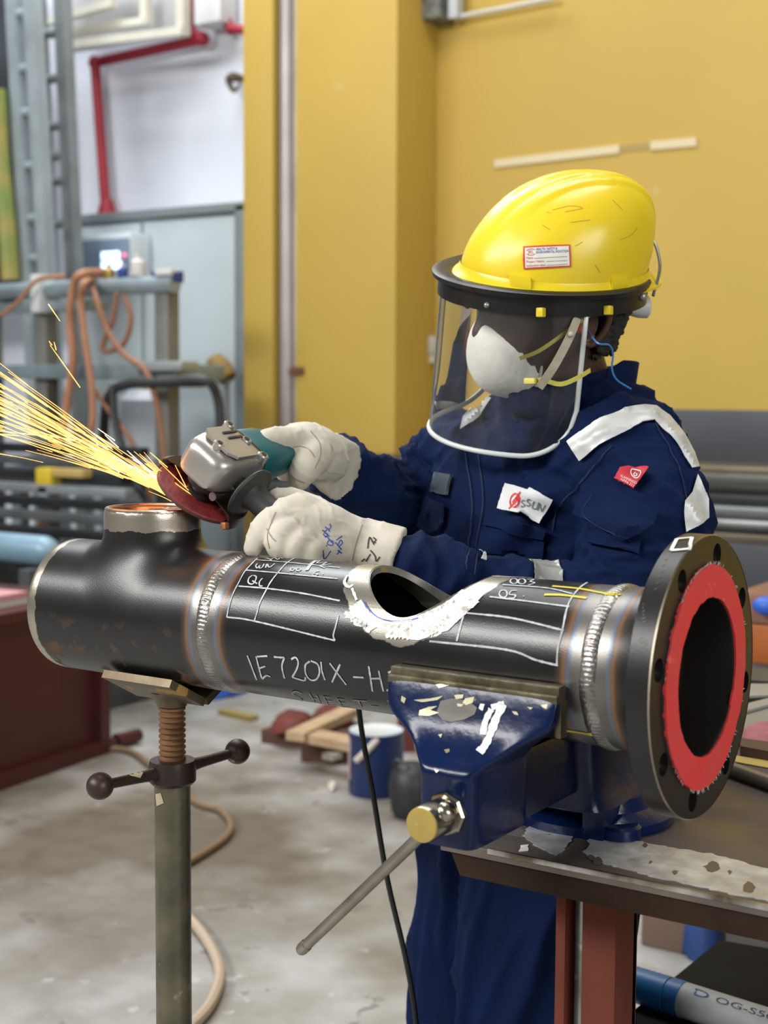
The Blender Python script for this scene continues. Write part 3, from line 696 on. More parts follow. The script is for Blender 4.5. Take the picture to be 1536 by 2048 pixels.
for (x, y, r) in ((1195, 1722, 10), (1425, 1733, 14), (1498, 1775, 14), (1182, 1715, 7), (1290, 1690, 5), (1350, 1745, 5), (1460, 1745, 5), (1300, 1725, 4)):
    ragged('stain_spot', [(x+r*math.cos(t), y+r*0.8*math.sin(t)) for t in [k*PI/4 for k in range(8)]], ZT+0.0018, edge_m, bench, 0.0004, 0.003)
bm = B(); box(bm, (XL+0.06, YE-0.0012, ZT-0.004), (1.7, YE+0.003, ZT+0.002), 0.0006); obj('edge_lip', bm, M('lip_bright', (0.55, 0.53, 0.50), 0.3, 0.9, vscale=25, col2=(0.16, 0.12, 0.09)), bench, 30)
# leg: red channel around a galvanised pipe
red_p = M('red_oxide', (0.15, 0.036, 0.018), 0.65, 0, vscale=10, col2=(0.11, 0.027, 0.015), spec=0.25, bump=0.2, bscale=40, spots=[((0.07, 0.035, 0.03), 16, 0.72, 0.8, 0)])
lx0 = ony(1110, 1900, 0.10).x; lx1 = ony(1130, 1900, 0.10).x; lx2 = ony(1163, 1900, 0.10).x; lx3 = ony(1231, 1900, 0.10).x
bm = B(); box(bm, (lx0, 0.10, 0), (lx1, 0.16, ZT-0.054), 0.002); obj('leg_flange', bm, red_p, bench, 30)
bm = B(); box(bm, (lx2, 0.10, 0), (lx3, 0.16, ZT-0.054), 0.002); obj('leg_flange', bm, red_p, bench, 30)
bm = B(); box(bm, (lx0, 0.15, 0), (lx3, 0.16, ZT-0.054)); obj('leg_web', bm, red_p, bench, 30)
bm = B(); cyl(bm, ((lx1+lx2)/2, 0.128, 0), ((lx1+lx2)/2, 0.128, ZT-0.054), (lx2-lx1)*0.52, seg=24)
obj('leg_pipe', bm, M('galv_pipe', (0.36, 0.40, 0.37), 0.35, 0.7, vscale=14, col2=(0.17, 0.18, 0.16), bump=0.2, bscale=40, spots=[((0.65, 0.66, 0.62), 11, 0.62, 0.4, 0.6)]), bench)
for x, y in ((1.5, 0.12), (1.5, 0.78), (0.1, 0.78)):
    bm = B(); box(bm, (x-0.03, y-0.03, 0), (x+0.03, y+0.03, ZT-0.054), 0.003); obj('leg_post', bm, red_p, bench, 30)

# ================================================================== bench vise
vise = thing('bench_vise', 'blue cast-iron bench vise with chipped paint gripping the pipe', 'vise', (-0.207, 0.2, ZT))
blue_m = M('vise_blue', (0.0028, 0.012, 0.060), 0.22, 0.0, vscale=9, col2=(0.002, 0.008, 0.038), bump=0.55, bscale=34, rvar=0.08, spec=0.32, spots=[((0.30, 0.28, 0.20), 17, 0.70, 0.45, 0.6)])
VX = -0.207
def ring_sec(z, xh, yf, yb, r=0.01, cx=VX):
    return (V((cx, (yf+yb)/2, z)), V((xh, 0, 0)), V((0, (yb-yf)/2, 0)))
bm = B()
secs = [(1.014, .0965, -.104, -.0865), (1.006, .0970, -.108, -.0865), (0.996, .0965, -.111, -.0865), (0.986, .094, -.114, -.084), (0.978, .088, -.117, -.080), (0.970, .076, -.121, -.070), (0.962, .064, -.127, -.055), (0.953, .052, -.135, -.045), (0.946, .0435, -.144, -.040), (0.941, .0375, -.150, -.03), (0.936, .0330, -.1535, -.03), (0.931, .0330, -.1535, -.03), (0.928, .0335, -.152, -.03), (0.90, .0330, -.152, -.03), (0.868, .0325, -.152, -.03), (0.862, .0310, -.150, -.03)]
loft(bm, [ring_sec(*s) for s in secs], 56, True, 7.0)
obj('moving_jaw', bm, blue_m, vise, 35)
jaw_m = M('jaw_worn_steel', (0.24, 0.215, 0.14), 0.38, 0.85, vscale=35, col2=(0.09, 0.08, 0.05), bump=0.4, bscale=90)
bm = B(); box(bm, (VX-.097, -.1005, 1.0135), (VX+.097, -.084, 1.0235), 0.002); bm2 = bm; obj('jaw_top', bm2, jaw_m, vise, 30)
bm = B(); box(bm, (VX-.0975, -.1055, 1.0065), (VX+.0975, -.0845, 1.0155), 0.0025); obj('jaw_ledge', bm, jaw_m, vise, 30)
bm = B(); box(bm, (VX+.091, -.098, .972), (VX+.0985, -.084, 1.010), 0.002); obj('jaw_insert', bm, jaw_m, vise, 30)
# slide bar
bm = B(); box(bm, (VX-.030, -.145, .866), (VX+.030, .30, .940), 0.004); obj('slide_bar', bm, blue_m, vise, 30)
bm = B(); box(bm, (VX-.036, .10, .838), (VX+.036, .16, .872), 0.004); obj('slide_guide', bm, blue_m, vise, 30)
# fixed body and base
bm = B(); secs = [(1.014, .0965, .0865, .125), (.985, .095, .0865, .135), (.965, .07, .085, .16), (.945, .055, .075, .19), (.92, .052, .075, .26), (.86, .052, .085, .28), (.845, .06, .085, .285)]
loft(bm, [ring_sec(*s) for s in secs], 48, True, 6.0); obj('fixed_body', bm, blue_m, vise, 35)
bm = B(); box(bm, (VX-.0975, .084, 1.0065), (VX+.0975, .104, 1.0235), 0.002); obj('jaw_top', bm, jaw_m, vise, 30)
bm = B(); lathe(bm, (VX, .19, ZT), (0, 0, 1), [(0.0, .094), (0.012, .096), (0.016, .090), (0.022, .074), (0.036, .068)], 48); obj('base', bm, blue_m, vise, 35)
for k in range(4):
    a = PI/4+k*PI/2; bm = B(); c = V((VX+.085*math.cos(a), .19+.085*math.sin(a), ZT)); lathe(bm, c, (0, 0, 1), [(0, .026), (.013, .026), (.016, .022)], 24); obj('lug', bm, blue_m, vise, 35)
bm = B(); q = onz(1165, 1628, ZT); prism(bm, [(VX+.03, .10, ZT), (VX+.03, .15, ZT), (VX+.055, .15, ZT), (VX+.055, .10, ZT)], (0, 0, .035)); bevel_all(bm, .004); obj('base_step', bm, blue_m, vise, 30)
# spindle, handle
chrome = M('worn_chrome', (0.50, 0.48, 0.42), 0.22, 1.0, vscale=22, col2=(0.30, 0.27, 0.20), bump=0.2, bscale=60, rvar=0.1)
sz = .897; vx = VX+.004
bm = B(); lathe(bm, (vx, -.150, sz), (0, -1, 0), [(-.004, .0215), (.006, .0215), (.0085, .0195)], 8); obj('spindle_boss', bm, chrome, vise, 30)
bm = B(); lathe(bm, (vx, -.150, sz), (0, -1, 0), [(0, .0155), (.010, .0155), (.014, .0175), (.048, .0178), (.050, .0168)], 32); obj('spindle_head', bm, chrome, vise, 40)
bm = B(); lathe(bm, (vx, -.150, sz), (0, -1, 0), [(.0490, .0172), (.0512, .0165), (.0516, .014), (.0516, 0)], 32); obj('end_cap', bm, M('brass_paint', (0.42, 0.31, 0.07), 0.45, 0.2, vscale=30, col2=(0.36, 0.27, 0.07), spots=[((0.55, 0.5, 0.4), 60, 0.70, 0.4, 0.6)]), vise, 50)
hy = -.180; h0 = ony(886, 1629, hy); h1 = ony(600, 1902, hy); hd = (h1-h0).normalized()
bm = B(); cyl(bm, h0-hd*0.004, h1, .0062, .0058, 20, 0.001); obj('handle_rod', bm, M('handle_steel', (0.36, 0.33, 0.27), 0.34, 0.9, vscale=18, col2=(0.20, 0.17, 0.13), bump=0.2, bscale=90), vise, 40)
bm = B(); lathe(bm, h0, -hd, [(-.002, .009), (.004, .0105), (.009, .0095), (.012, .006), (.013, 0)], 24); obj('handle_knob', bm, chrome, vise, 40)
bm = B(); lathe(bm, h1-hd*0.012, hd, [(0, .0066), (.008, .0066), (.011, .004), (.0135, .004)], 16); obj('handle_tip', bm, M('handle_steel', (0, 0, 0)), vise, 40)
# chips and paint marks on the jaw
vb = bvh_of([o for o in vise.children if o.name.startswith(('moving_jaw', 'slide'))])
gray = M('chipped_primer', (0.10, 0.095, 0.085), 0.5, 0.4, vscale=30, col2=(0.15, 0.14, 0.11)); chip = M('chip_metal', (0.42, 0.40, 0.28), 0.4, 0.8, vscale=40, col2=(0.30, 0.27, 0.17))
def T6(l): return [(760+x/2.954, 1280+y/2.954) for x, y in l]
decal('bare_patch', T6([(360, 360), (430, 345), (520, 360), (575, 400), (560, 440), (500, 470), (420, 485), (370, 470), (335, 430)]), vb, gray, vise, .0003, 6, 0.0003)
for s in ([(330, 265), (400, 250), (430, 262), (350, 285)], [(200, 355), (300, 345), (375, 330), (340, 355), (250, 368)], [(235, 415), (290, 395), (340, 390), (300, 415), (350, 430), (290, 450), (230, 445)], [(505, 345), (560, 335), (550, 370), (510, 385), (490, 370)], [(440, 325), (495, 322), (490, 345), (450, 350)], [(455, 375), (495, 380), (480, 395), (460, 392)],
          [(780, 420), (810, 425), (820, 445), (795, 440)], [(380, 650), (410, 645), (412, 662), (392, 672)], [(870, 395), (905, 400), (890, 412)], [(345, 560), (370, 555), (360, 580)], [(130, 330), (155, 345), (145, 375), (125, 360)], [(950, 385), (990, 380), (985, 410), (965, 400)], [(320, 765), (350, 772), (335, 785)]):
    decal('paint_chip', T6(s), vb, chip, vise, .0004, 4, 0.0003)
ribbons('white_mark', [(T6([(610, 560), (625, 480), (660, 410)]), 0.0065), (T6([(660, 400), (735, 375)]), 0.006), (T6([(730, 378), (690, 460), (660, 540), (625, 620), (588, 665)]), 0.0085), (T6([(590, 390), (615, 400)]), 0.006)], vb, .007, wp, vise, off=.0009, jitter=0.12)
# ================================================================== worker: body frame (camera-placed joints, real depths)
J = dict(neck=P(1168, 765, 1.985), head=P(1110, 660, 1.985))
SL = P(1246, 925, 1.945); SR = P(925, 940, 2.17)                  # shoulders (his left is the near one)
EL = P(1250, 1192, 1.83); WL = P(800, 1122, 1.775)                # near elbow, near wrist
ER = P(862, 1062, 2.22); WR = P(652, 934, 2.06)                   # far elbow, far wrist
sdir = cv(0.73, 0, -0.68).normalized(); fdir = cv(-0.68, -0.03, -0.73).normalized()
def torso_secs(g=0.0):
    L = [(1560, 1072, 2.08, .165, .135), (1400, 1072, 2.08, .175, .135), (1250, 1074, 2.08, .178, .13), (1130, 1078, 2.075, .182, .135), (1030, 1086, 2.07, .188, .138), (960, 1096, 2.065, .190, .132), (905, 1112, 2.06, .182, .116), (868, 1130, 2.06, .160, .098), (835, 1150, 2.055, .128, .090), (808, 1138, 2.035, .112, .100), (780, 1150, 2.015, .090, .092)]
    return [(P(x, y, d), sdir*(w+g), fdir*(t+g)) for y, x, d, w, t in L]
legL = [P(1090, 1500, 2.06), P(1095, 1750, 2.04), P(1092, 2050, 2.03), P(1092, 2280, 2.03), P(1095, 2400, 2.04)]
legR = [P(1015, 1500, 2.14), P(978, 1750, 2.18), P(958, 2050, 2.20), P(950, 2280, 2.20), P(945, 2360, 2.20)]
# head frame
cu = lambda x, y, z: cv(x, y, z).normalized()
HU = cu(0.05, 0.92, -0.38); HF = cu(-0.92, -0.095, -0.36); HF = (HF-HU*HF.dot(HU)).normalized(); HL = HU.cross(HF).normalized()
if HL.dot(CF) > 0: HL = -HL
HO = P(1100, 543, 1.945)
def hp(f, l, u): return HO+HF*f+HL*l+HU*u
skin = M('dark_skin', (0.055, 0.026, 0.017), 0.5, 0, var=0.25, vscale=25, bump=0.2, bscale=160)
def limb(bm, pts, rads): return chain(bm, pts, rads, 18)
# --- continuous body under the clothes
bm = B(); loft(bm, torso_secs(-0.03), 24)
limb(bm, [SL, P(1282, 1000, 1.90), EL, P(1130, 1212, 1.825), P(980, 1190, 1.805), P(870, 1155, 1.785), WL], [.05, .045, .04, .036, .034, .028, .020]); limb(bm, [SR, (SR+ER)/2, ER, (ER+WR)/2, WR], [.05, .045, .04, .036, .028])
for lg in (legL, legR): limb(bm, lg, [.085, .07, .06, .05, .045])
limb(bm, [P(1150, 835, 2.04), hp(-.03, 0, -.14), hp(-.015, 0, -.08)], [.066, .064, .06])
secs = [(.07, .06, .05, -.01), (.04, .088, .068, -.006), (0, .098, .0755, -.002), (-.04, .099, .076, 0), (-.075, .094, .0725, .004), (-.105, .082, .064, .014), (-.130, .062, .053, .030), (-.150, .042, .04, .045), (-.160, .022, .024, .052)]
loft(bm, [(hp(s, 0, z), HF*a, HL*b_) for z, a, b_, s in secs], 28)
limb(bm, [hp(.090, 0, -.045), hp(.095, 0, -.066), hp(.098, 0, -.080)], [.009, .010, .012])                 # nose
limb(bm, [hp(.085, -.012, -.118), hp(.091, 0, -.117), hp(.085, .012, -.118)], [.009, .010, .009])           # mouth
limb(bm, [hp(.088, -.035, -.025), hp(.097, 0, -.022), hp(.088, .035, -.025)], [.010, .010, .010])           # brow
me = remesh(bm, 0.005, 3)
person = obj('person', me, skin, None, 180)
tag(person, 'worker in navy coveralls, hard hat and face shield grinding the pipe', 'person')
# eyes
for s in (1, -1):
    bm = B(); sphere(bm, hp(.071, s*.032, -.045), .0125, 16, 10); e = obj('eye', bm, M('eye_white', (0.6, 0.56, 0.5), 0.25), person, 180)
    bm = B(); sphere(bm, hp(.0785, s*.0325, -.046), .0062, 12, 8); obj('iris', bm, M('iris_dark', (0.02, 0.012, 0.008), 0.2), e, 180)
# ear
for s in (1, -1):
    bm = B(); e = hp(-.022, s*.076, -.052)
    pts = [e+HF*(a*1.0)+HU*b_+HL*(s*c) for a, b_, c in ((.012, .012, .004), (.004, .028, .010), (-.014, .028, .014), (-.022, .010, .015), (-.016, -.012, .012), (-.004, -.028, .007), (.006, -.026, .003))]
    tube(bm, pts, [.004, .0045, .005, .005, .0045, .005, .004], 8, 4); 
    loft(bm, [(e+HL*s*c, HF*.014*k, HU*.022*k) for c, k in ((-.002, 1), (.004, 1), (.007, .7))], 16)
    obj('ear', remesh(bm, .0022, 3), M('ear_skin', (0.10, 0.042, 0.026), 0.5, 0, var=0.2, vscale=30), person, 180)
# hair: tight curls at nape and temples
bm = B(); rnd = random.Random(3)
loft(bm, [(hp(-.018, 0, z), HF*a, HL*b_) for z, a, b_ in ((.03, .092, .074), (0, .096, .078), (-.035, .094, .076), (-.07, .088, .070), (-.095, .078, .060))], 24)
for k in range(420):
    t = rnd.uniform(-2.1, 2.1)+PI; z = rnd.uniform(-.105, .01)
    w = 1-max(0, (-.05-z))*3
    if abs(t-PI) > 1.35 and z < -.03: continue
    c = hp(-.018+.098*w*math.cos(t), .080*w*math.sin(t), z); rr = rnd.uniform(.005, .010); vv = [bm.verts.new(c+V(q)*rr) for q in ((1,0,0),(-1,0,0),(0,1,0),(0,-1,0),(0,0,1),(0,0,-1))]
    for a in ((0,2,4),(2,1,4),(1,3,4),(3,0,4),(2,0,5),(1,2,5),(3,1,5),(0,3,5)): bm.faces.new([vv[i] for i in a])
me = remesh(bm, .0032, 1)
hn = [v.normal.copy() for v in me.vertices]
for v, n in zip(me.vertices, hn): v.co += n*0.003*noise.noise(v.co*190)
bm = B(); bm.from_mesh(me)   # keep only behind the ear line
bmesh.ops.bisect_plane(bm, geom=bm.verts[:]+bm.edges[:]+bm.faces[:], plane_co=hp(-.040, 0, 0), plane_no=HF, clear_outer=True)
obj('hair', bm, M('black_hair', (0.012, 0.010, 0.009), 0.75, 0, bump=0.6, bscale=300), person, 180)
# --- coveralls
navy = M('navy_twill', (0.0038, 0.012, 0.052), 0.8, 0, vscale=9, col2=(0.003, 0.0085, 0.037), bump=0.5, bscale=240, spec=0.10)
nb = navy.node_tree.nodes['Principled BSDF']; nb.inputs['Sheen Weight'].default_value = 0.03; nb.inputs['Sheen Roughness'].default_value = 0.5; nb.inputs['Sheen Tint'].default_value = (0.25, 0.4, 0.9, 1)
bm = B(); loft(bm, torso_secs(), 32)
limb(bm, [SL+cv(-.05, .0, .05), SL, P(1282, 1000, 1.90), P(1285, 1100, 1.855), EL], [.088, .084, .084, .080, .066])
limb(bm, [EL, P(1130, 1212, 1.825), P(980, 1190, 1.805), P(870, 1155, 1.785), P(815, 1130, 1.775)], [.064, .056, .050, .043, .034])
limb(bm, [SR+cv(.06, .0, -.05), SR, P(893, 1010, 2.20), ER], [.09, .082, .078, .070])
limb(bm, [ER, P(790, 1015, 2.15), P(715, 965, 2.10), P(672, 940, 2.07)], [.072, .064, .053, .046])
loft(bm, [(legL[i], cv(.115-.006*i, 0, -.05), cv(.05, 0, .115-.006*i)) for i in range(5)], 24); loft(bm, [(legR[i], cv(.095-.004*i, 0, -.04), cv(.04, 0, .10-.004*i)) for i in range(5)], 24)
cme = remesh(bm, 0.0055, 10, 0.6)
def seg_t(p, a, b_):
    d = b_-a; t = (p-a).dot(d)/d.length_squared; q = a+d*max(0, min(1, t)); return t, (p-q).length
FOLD = [(SL, EL, 24, .0105, .13), (EL, WL, 30, .010, .10), (SR, ER, 24, .0095, .13), (ER, WR, 30, .0085, .10)]
def ridged(c, ax, across, along, amp):
    """sharp cloth folds running along ax"""
    a = ax.normalized(); t = c.dot(a); q = (c-a*t)*across+a*(t*along)
    n1 = abs(noise.noise(q)); n2 = abs(noise.noise(q*2.1+V((5, 2, 9))))
    return amp*(max(0, 1-n1*2.6)**1.5+0.45*max(0, 1-n2*2.6)**1.5-0.35)
DRAG = (cv(-.55, -.80, -.1)).normalized(); DRAG2 = (cv(.35, -.9, 0)).normalized()
nrm = [v.normal.copy() for v in cme.vertices]
for v, n in zip(cme.vertices, nrm):
    c = v.co.copy(); d = 0.0
    for a, b_, fq, amp, rr in FOLD:
        t, ds = seg_t(c, a, b_)
        if ds < rr and -.15 < t < 1.15:
            w = 0.35+0.65*(abs(t-0.5)*2)**1.2
            ph = noise.noise(c*7)*3.2+noise.noise(c*15)*1.0
            s = math.sin(t*fq+ph); d += 0.62*(amp*w*(1-abs(s))**1.4*1.15-amp*0.35)
            ad = (b_-a).normalized(); d += ridged(c, ad.cross(CF)+ad*.55, 12, 3.5, .013)
            break
    else:
        if c.z < 0.86: d += ridged(c, UZ+sdir*.25, 10, 1.8, .020)
        else: d += ridged(c, DRAG, 9, 2.4, .017)+ridged(c+V((3, 1, 2)), DRAG2, 16, 4, .006)
    d += 0.0035*noise.noise(c*11)+0.0012*noise.noise(c*38)
    v.co = c+n*d
cov = obj('coverall', cme, navy, person, 180)
CB = bvh_of([cov])
# collar
bm = B(); cc = [P(1172, 772, 1.985), P(1180, 745, 1.985), P(1186, 722, 1.985)]
for k in range(3):
    pass
rings = []
for i, (dy, rx, ry) in enumerate(((-.012, .098, .092), (.022, .084, .082), (.048, .078, .077), (.050, .074, .073), (.015, .079, .077))):
    ctr = P(1142, 812, 2.05)+cu(0.20, 1, -0.35)*dy*1.25; r = []
    for k in range(48):
        t = -2.75+5.5*k/47; wv = .004*math.sin(5*t+i)
        dirv = -fdir*math.cos(t)+sdir*math.sin(t)
        drop = -0.028*max(0, -math.cos(t))*(1 if i in (1, 2, 3) else 0.6)
        r.append(bm.verts.new(ctr+(-fdir*math.cos(t)*ry+sdir*math.sin(t)*rx)+dirv*wv+UZ*drop))
    rings.append(r)
for a, b_ in zip(rings, rings[1:]):
    for k in range(47): bm.faces.new((a[k], a[k+1], b_[k+1], b_[k]))
obj('collar', bm, navy, cov, 180)
# reflective tape
tape = M('reflective_tape', (0.62, 0.63, 0.61), 0.45, 0.15, vscale=40, col2=(0.50, 0.51, 0.50), bump=0.4, bscale=35)
decal('shoulder_tape', [(1139, 884), (1165, 862), (1200, 838), (1245, 820), (1285, 814), (1310, 816), (1335, 832), (1362, 868), (1382, 905), (1392, 935), (1380, 938), (1362, 905), (1335, 868), (1308, 845), (1285, 848), (1240, 868), (1200, 892), (1163, 922)], CB, tape, cov, .005, 6, .0012, .08, relax=8)
decal('shoulder_tape', [(930, 838), (968, 792), (988, 800), (966, 830), (945, 848), (925, 862)], CB, tape, cov, .005, 6, .0012, .08, relax=8)
def band(name, a, b_, t0, t1, rr):
    bm = B(); bm.from_mesh(cme); d = (b_-a)
    for t, s in ((t0, -1), (t1, 1)): bmesh.ops.bisect_plane(bm, geom=bm.verts[:]+bm.edges[:]+bm.faces[:], plane_co=a+d*t, plane_no=d*s, clear_outer=True)
    bad = [v for v in bm.verts if seg_t(v.co, a, b_)[1] > rr]; bmesh.ops.delete(bm, geom=bad, context='VERTS')
    bm.normal_update()
    for v in bm.verts: v.co += v.normal*0.0028
    r = bmesh.ops.extrude_face_region(bm, geom=bm.faces[:]); 
    return obj(name, bm, tape, cov, 180)
decal('sleeve_tape', [(1366, 1004), (1380, 985), (1392, 950), (1400, 965), (1412, 1000), (1412, 1036), (1370, 1066)], CB, tape, cov, .005, 5, .0012, .08, relax=8)
band('sleeve_tape', SR, ER, .30, .56, .11)
band('sleeve_tape', EL, P(862, 1160, 1.815), .36, .52, .085)
# chest placket, pockets, flaps
seam = M('navy_seam', (0.004, 0.010, 0.045), 0.8)
pk = dict(off=.006, step=8, thick=.002, relax=8)
decal('chest_pocket', [(972, 1052), (1000, 1044), (1094, 1066), (1090, 1110), (1076, 1150), (955, 1150), (962, 1100)], CB, navy, cov, **pk)
decal('pocket_flap', [(985, 1030), (1098, 1058), (1092, 1078), (976, 1054)], CB, navy, cov, .010, 8, .003, relax=8)
decal('pocket_flap', [(858, 995), (900, 1010), (898, 1048), (870, 1092), (840, 1075), (842, 1030)], CB, navy, cov, .009, 8, .003, relax=8)
decal('sleeve_pocket', [(1180, 1010), (1290, 1050), (1280, 1110), (1180, 1090)], CB, navy, cov, .006, 8, .002, relax=8)
fl_ = decal('pocket_flap', [(1180, 985), (1215, 978), (1312, 1032), (1302, 1062), (1252, 1082), (1162, 1036)], CB, navy, cov, .013, 7, .004, relax=40)
for st in ([(1225, 895), (1190, 930), (1160, 970), (1120, 1010), (1105, 1060)], [(985, 1060), (1092, 1084)], [(1300, 830), (1330, 880), (1358, 940), (1370, 1000)], [(930, 900), (945, 1000), (940, 1080), (930, 1140)], [(958, 905), (968, 1000), (955, 1090), (948, 1150)]): ribbons('seam', [st], CB, .0018, seam, cov, off=.003)
decal('pen_loop', [(876, 948), (908, 955), (902, 990), (866, 984)], CB, M('grey_rubber', (0.055, 0.075, 0.09), 0.4), cov, .005, 6, .004)
ribbons('flap_stitch', [[(1184, 990), (1168, 1033), (1252, 1076), (1298, 1058)]], bvh_of([fl_]), .0012, seam, cov, off=.0006)
# name patch
PQ = [(1022, 969), (1111, 992), (1086, 1050), (1004, 1025)]
patch_m = M('white_patch', (0.70, 0.71, 0.73), 0.6, 0, var=0.08, vscale=60)
pch = decal('name_patch', [(1022, 969), (1066, 981), (1069, 977), (1111, 992), (1086, 1049), (1042, 1030), (1038, 1034), (1004, 1024)], CB, patch_m, cov, .014, 5, .0018, relax=25)
pch['label'] = 'white rectangular name patch with red emblem and grey letters'
PBV = bvh_of([pch])
Tn = lambda l: [(1000+x/4.8, 900+y/4.8) for x, y in l]
redk = M('emblem_red', (0.60, 0.03, 0.035), 0.6); greyk = M('letter_grey', (0.16, 0.19, 0.21), 0.6)
def emb(cx, cy, rx, ry, t0, t1, rot=0.25):
    o = []
    for k in range(13):
        t = math.radians(t0+(t1-t0)*k/12); x, y = rx*math.cos(t), ry*math.sin(t); o.append((cx+x*math.cos(rot)-y*math.sin(rot), cy+x*math.sin(rot)+y*math.cos(rot)))
    return o
ribbons('red_emblem', [Tn(emb(143, 485, 42, 66, 100, 265)), Tn(emb(143, 485, 42, 66, -80, 85)), Tn([(198, 402), (160, 455), (125, 500), (150, 498)]), Tn([(150, 460), (172, 470), (140, 510), (85, 565)])], PBV, .0028, redk, cov, off=.0006, step=2)
let = [Tn(s) for s in ([(240, 490), (222, 482), (208, 498), (226, 515), (238, 530), (220, 546), (202, 535)], [(298, 480), (275, 472), (262, 490), (280, 508), (292, 522), (275, 538), (252, 528)], [(330, 490), (312, 545), (325, 562), (345, 565), (358, 550), (375, 502)], [(362, 578), (382, 510)], [(382, 510), (402, 590)], [(402, 590), (438, 528)])]
ribbons('patch_letters', let, PBV, .0019, greyk, cov, off=.0006, step=2)
# red sleeve label
rp = decal('sleeve_label', [(1252, 936), (1266, 932), (1300, 944), (1271, 988), (1231, 965)], CB, M('label_red', (0.55, 0.02, 0.04), 0.6, 0, var=0.1, vscale=60), cov, .012, 5, .0016, relax=15)
RB = bvh_of([rp]); wl = M('label_white', (0.75, 0.7, 0.7), 0.6)
ribbons('label_symbol', [Tn([(1268, 180), (1312, 190), (1352, 206), (1338, 250), (1305, 268), (1268, 240), (1258, 205), (1268, 180)]), Tn([(1300, 212), (1285, 232), (1302, 248), (1320, 235), (1305, 222)])], RB, .0014, wl, cov, off=.0006, step=2)
RQ = [(1250, 941), (1293, 957), (1271, 988), (1231, 965)]
print_on('label_text', [('FLAMMINGO FR', .02, .98, .50, .17), ('NFPA 2112', .10, .86, .74, .17), ('EN ISO 11612', .02, .92, .97, .17)], [(1246, 942), (1290, 958), (1271, 987), (1234, 964)], RB, wl, cov, .0006)
# white inner glimpse on front opening
decal('cloth_tab', [(958, 1103), (964, 1106), (962, 1128), (955, 1126)], CB, patch_m, cov, .008, 3, .001)

# ================================================================== hard hat
hat = thing('hard_hat', 'scuffed yellow hard hat with white induction sticker', 'helmet', hp(0, 0, 0))
ym = M('hat_yellow', (0.80, 0.62, 0.012), 0.30, 0, vscale=7, col2=(0.74, 0.54, 0.02), bump=0.08, bscale=30, rvar=0.08, spots=[((0.38, 0.28, 0.04), 34, 0.70, 0.5, 0)])
A, Bw, H = .128, .1085, .129
bm = B(); nu, nv = 96, 40; rings = []
for i in range(nv+1):
    h = i/nv; z = H*math.sin(h*PI/2); s = (1-(z/H)**2.35)**(1/2.35) if i < nv else 0
    r = []
    for k in range(nu):
        t = 2*PI*k/nu; f = A*s*math.cos(t)*(1.0 if math.cos(t) > 0 else 1.02); l = Bw*s*math.sin(t)
        up = z+0.004*math.cos(t)*0
        # three raised crown ridges running front to back
        rg = 0.0
        if z > .05:
            wgt = min(1, (z-.05)/.05); la = abs(l)
            for c0, hw in ((0.0, .013), (.030, .010)):
                dd = abs(la-c0); rg = max(rg, (1-min(1, max(0, dd-hw*0.75)/(hw*0.35)))*.0034*wgt)
        n = V((f/A, l/Bw, z/H*1.0)).normalized()
        r.append(bm.verts.new(hp(f+n.x*rg-.004-.046*(z/H)**1.4, l+n.y*rg, up+n.z*rg)))
    rings.append(r)
for a, b_ in zip(rings, rings[1:]):
    for k in range(nu): bm.faces.new((a[k], a[(k+1) % nu], b_[(k+1) % nu], b_[k]))
bmesh.ops.remove_doubles(bm, verts=bm.verts, dist=1e-5)
shell = obj('shell', bm, ym, hat, 60)
# brim with front peak
bm = B(); rings = []
for (ds, dz) in ((0, .010), (.004, .002), (1.0, -.002), (1.0, -.0055), (.0, -.003)):
    r = []
    for k in range(nu):
        t = 2*PI*k/nu; ct = math.cos(t); w = .011+.020*max(0, ct)**2.2+.012*max(0, -ct)**2
        e = w*ds if ds > .01 else ds
        r.append(bm.verts.new(hp((A*(1.0 if ct > 0 else 1.04)+e)*ct-.004, (Bw+min(e, .014))*math.sin(t), dz-(.010*max(0, ct)**2 if ds == 1.0 else 0)-(.007*max(0, -ct)**2 if ds == 1.0 else 0))))
    rings.append(r)
for a, b_ in zip(rings, rings[1:]):
    for k in range(nu): bm.faces.new((a[k], a[(k+1) % nu], b_[(k+1) % nu], b_[k]))
obj('brim', bm, ym, hat, 50)
def on_hat(f0, w0, z0, z1, th, nm):
    """moulded boss on the side of the shell"""
    bm = B(); vs = []
    for z in (z0, (z0+z1)/2, z1):
        row = []
        for ff in (f0-w0, f0, f0+w0):
            s = (1-(z/H)**2.35)**(1/2.35) if z > 0 else 1; l = Bw*s*math.sqrt(max(0.01, 1-(ff/(A*s))**2)); row.append((ff, l, z))
        vs.append(row)
    inn = [[bm.verts.new(hp(f-.004, l-.004, z)) for f, l, z in row] for row in vs]; out = [[bm.verts.new(hp(f-.004, l+th*(0.55 if z == z1 else 1), z)) for f, l, z in row] for row in vs]
    for i in range(2):
        for k in range(2): bm.faces.new((out[i][k], out[i][k+1], out[i+1][k+1], out[i+1][k]))
    for k in range(2):
        bm.faces.new((inn[0][k], inn[0][k+1], out[0][k+1], out[0][k])); bm.faces.new((inn[2][k], inn[2][k+1], out[2][k+1], out[2][k]))
        bm.faces.new((inn[k][0], inn[k+1][0], out[k+1][0], out[k][0])); bm.faces.new((inn[k][2], inn[k+1][2], out[k+1][2], out[k][2]))
    bevel_all(bm, .0012, 2, 40); return obj(nm, bm, ym, hat, 40)
on_hat(.090, .010, -.006, .016, .007, 'accessory_slot'); on_hat(-.040, .013, .000, .016, .006, 'accessory_slot')
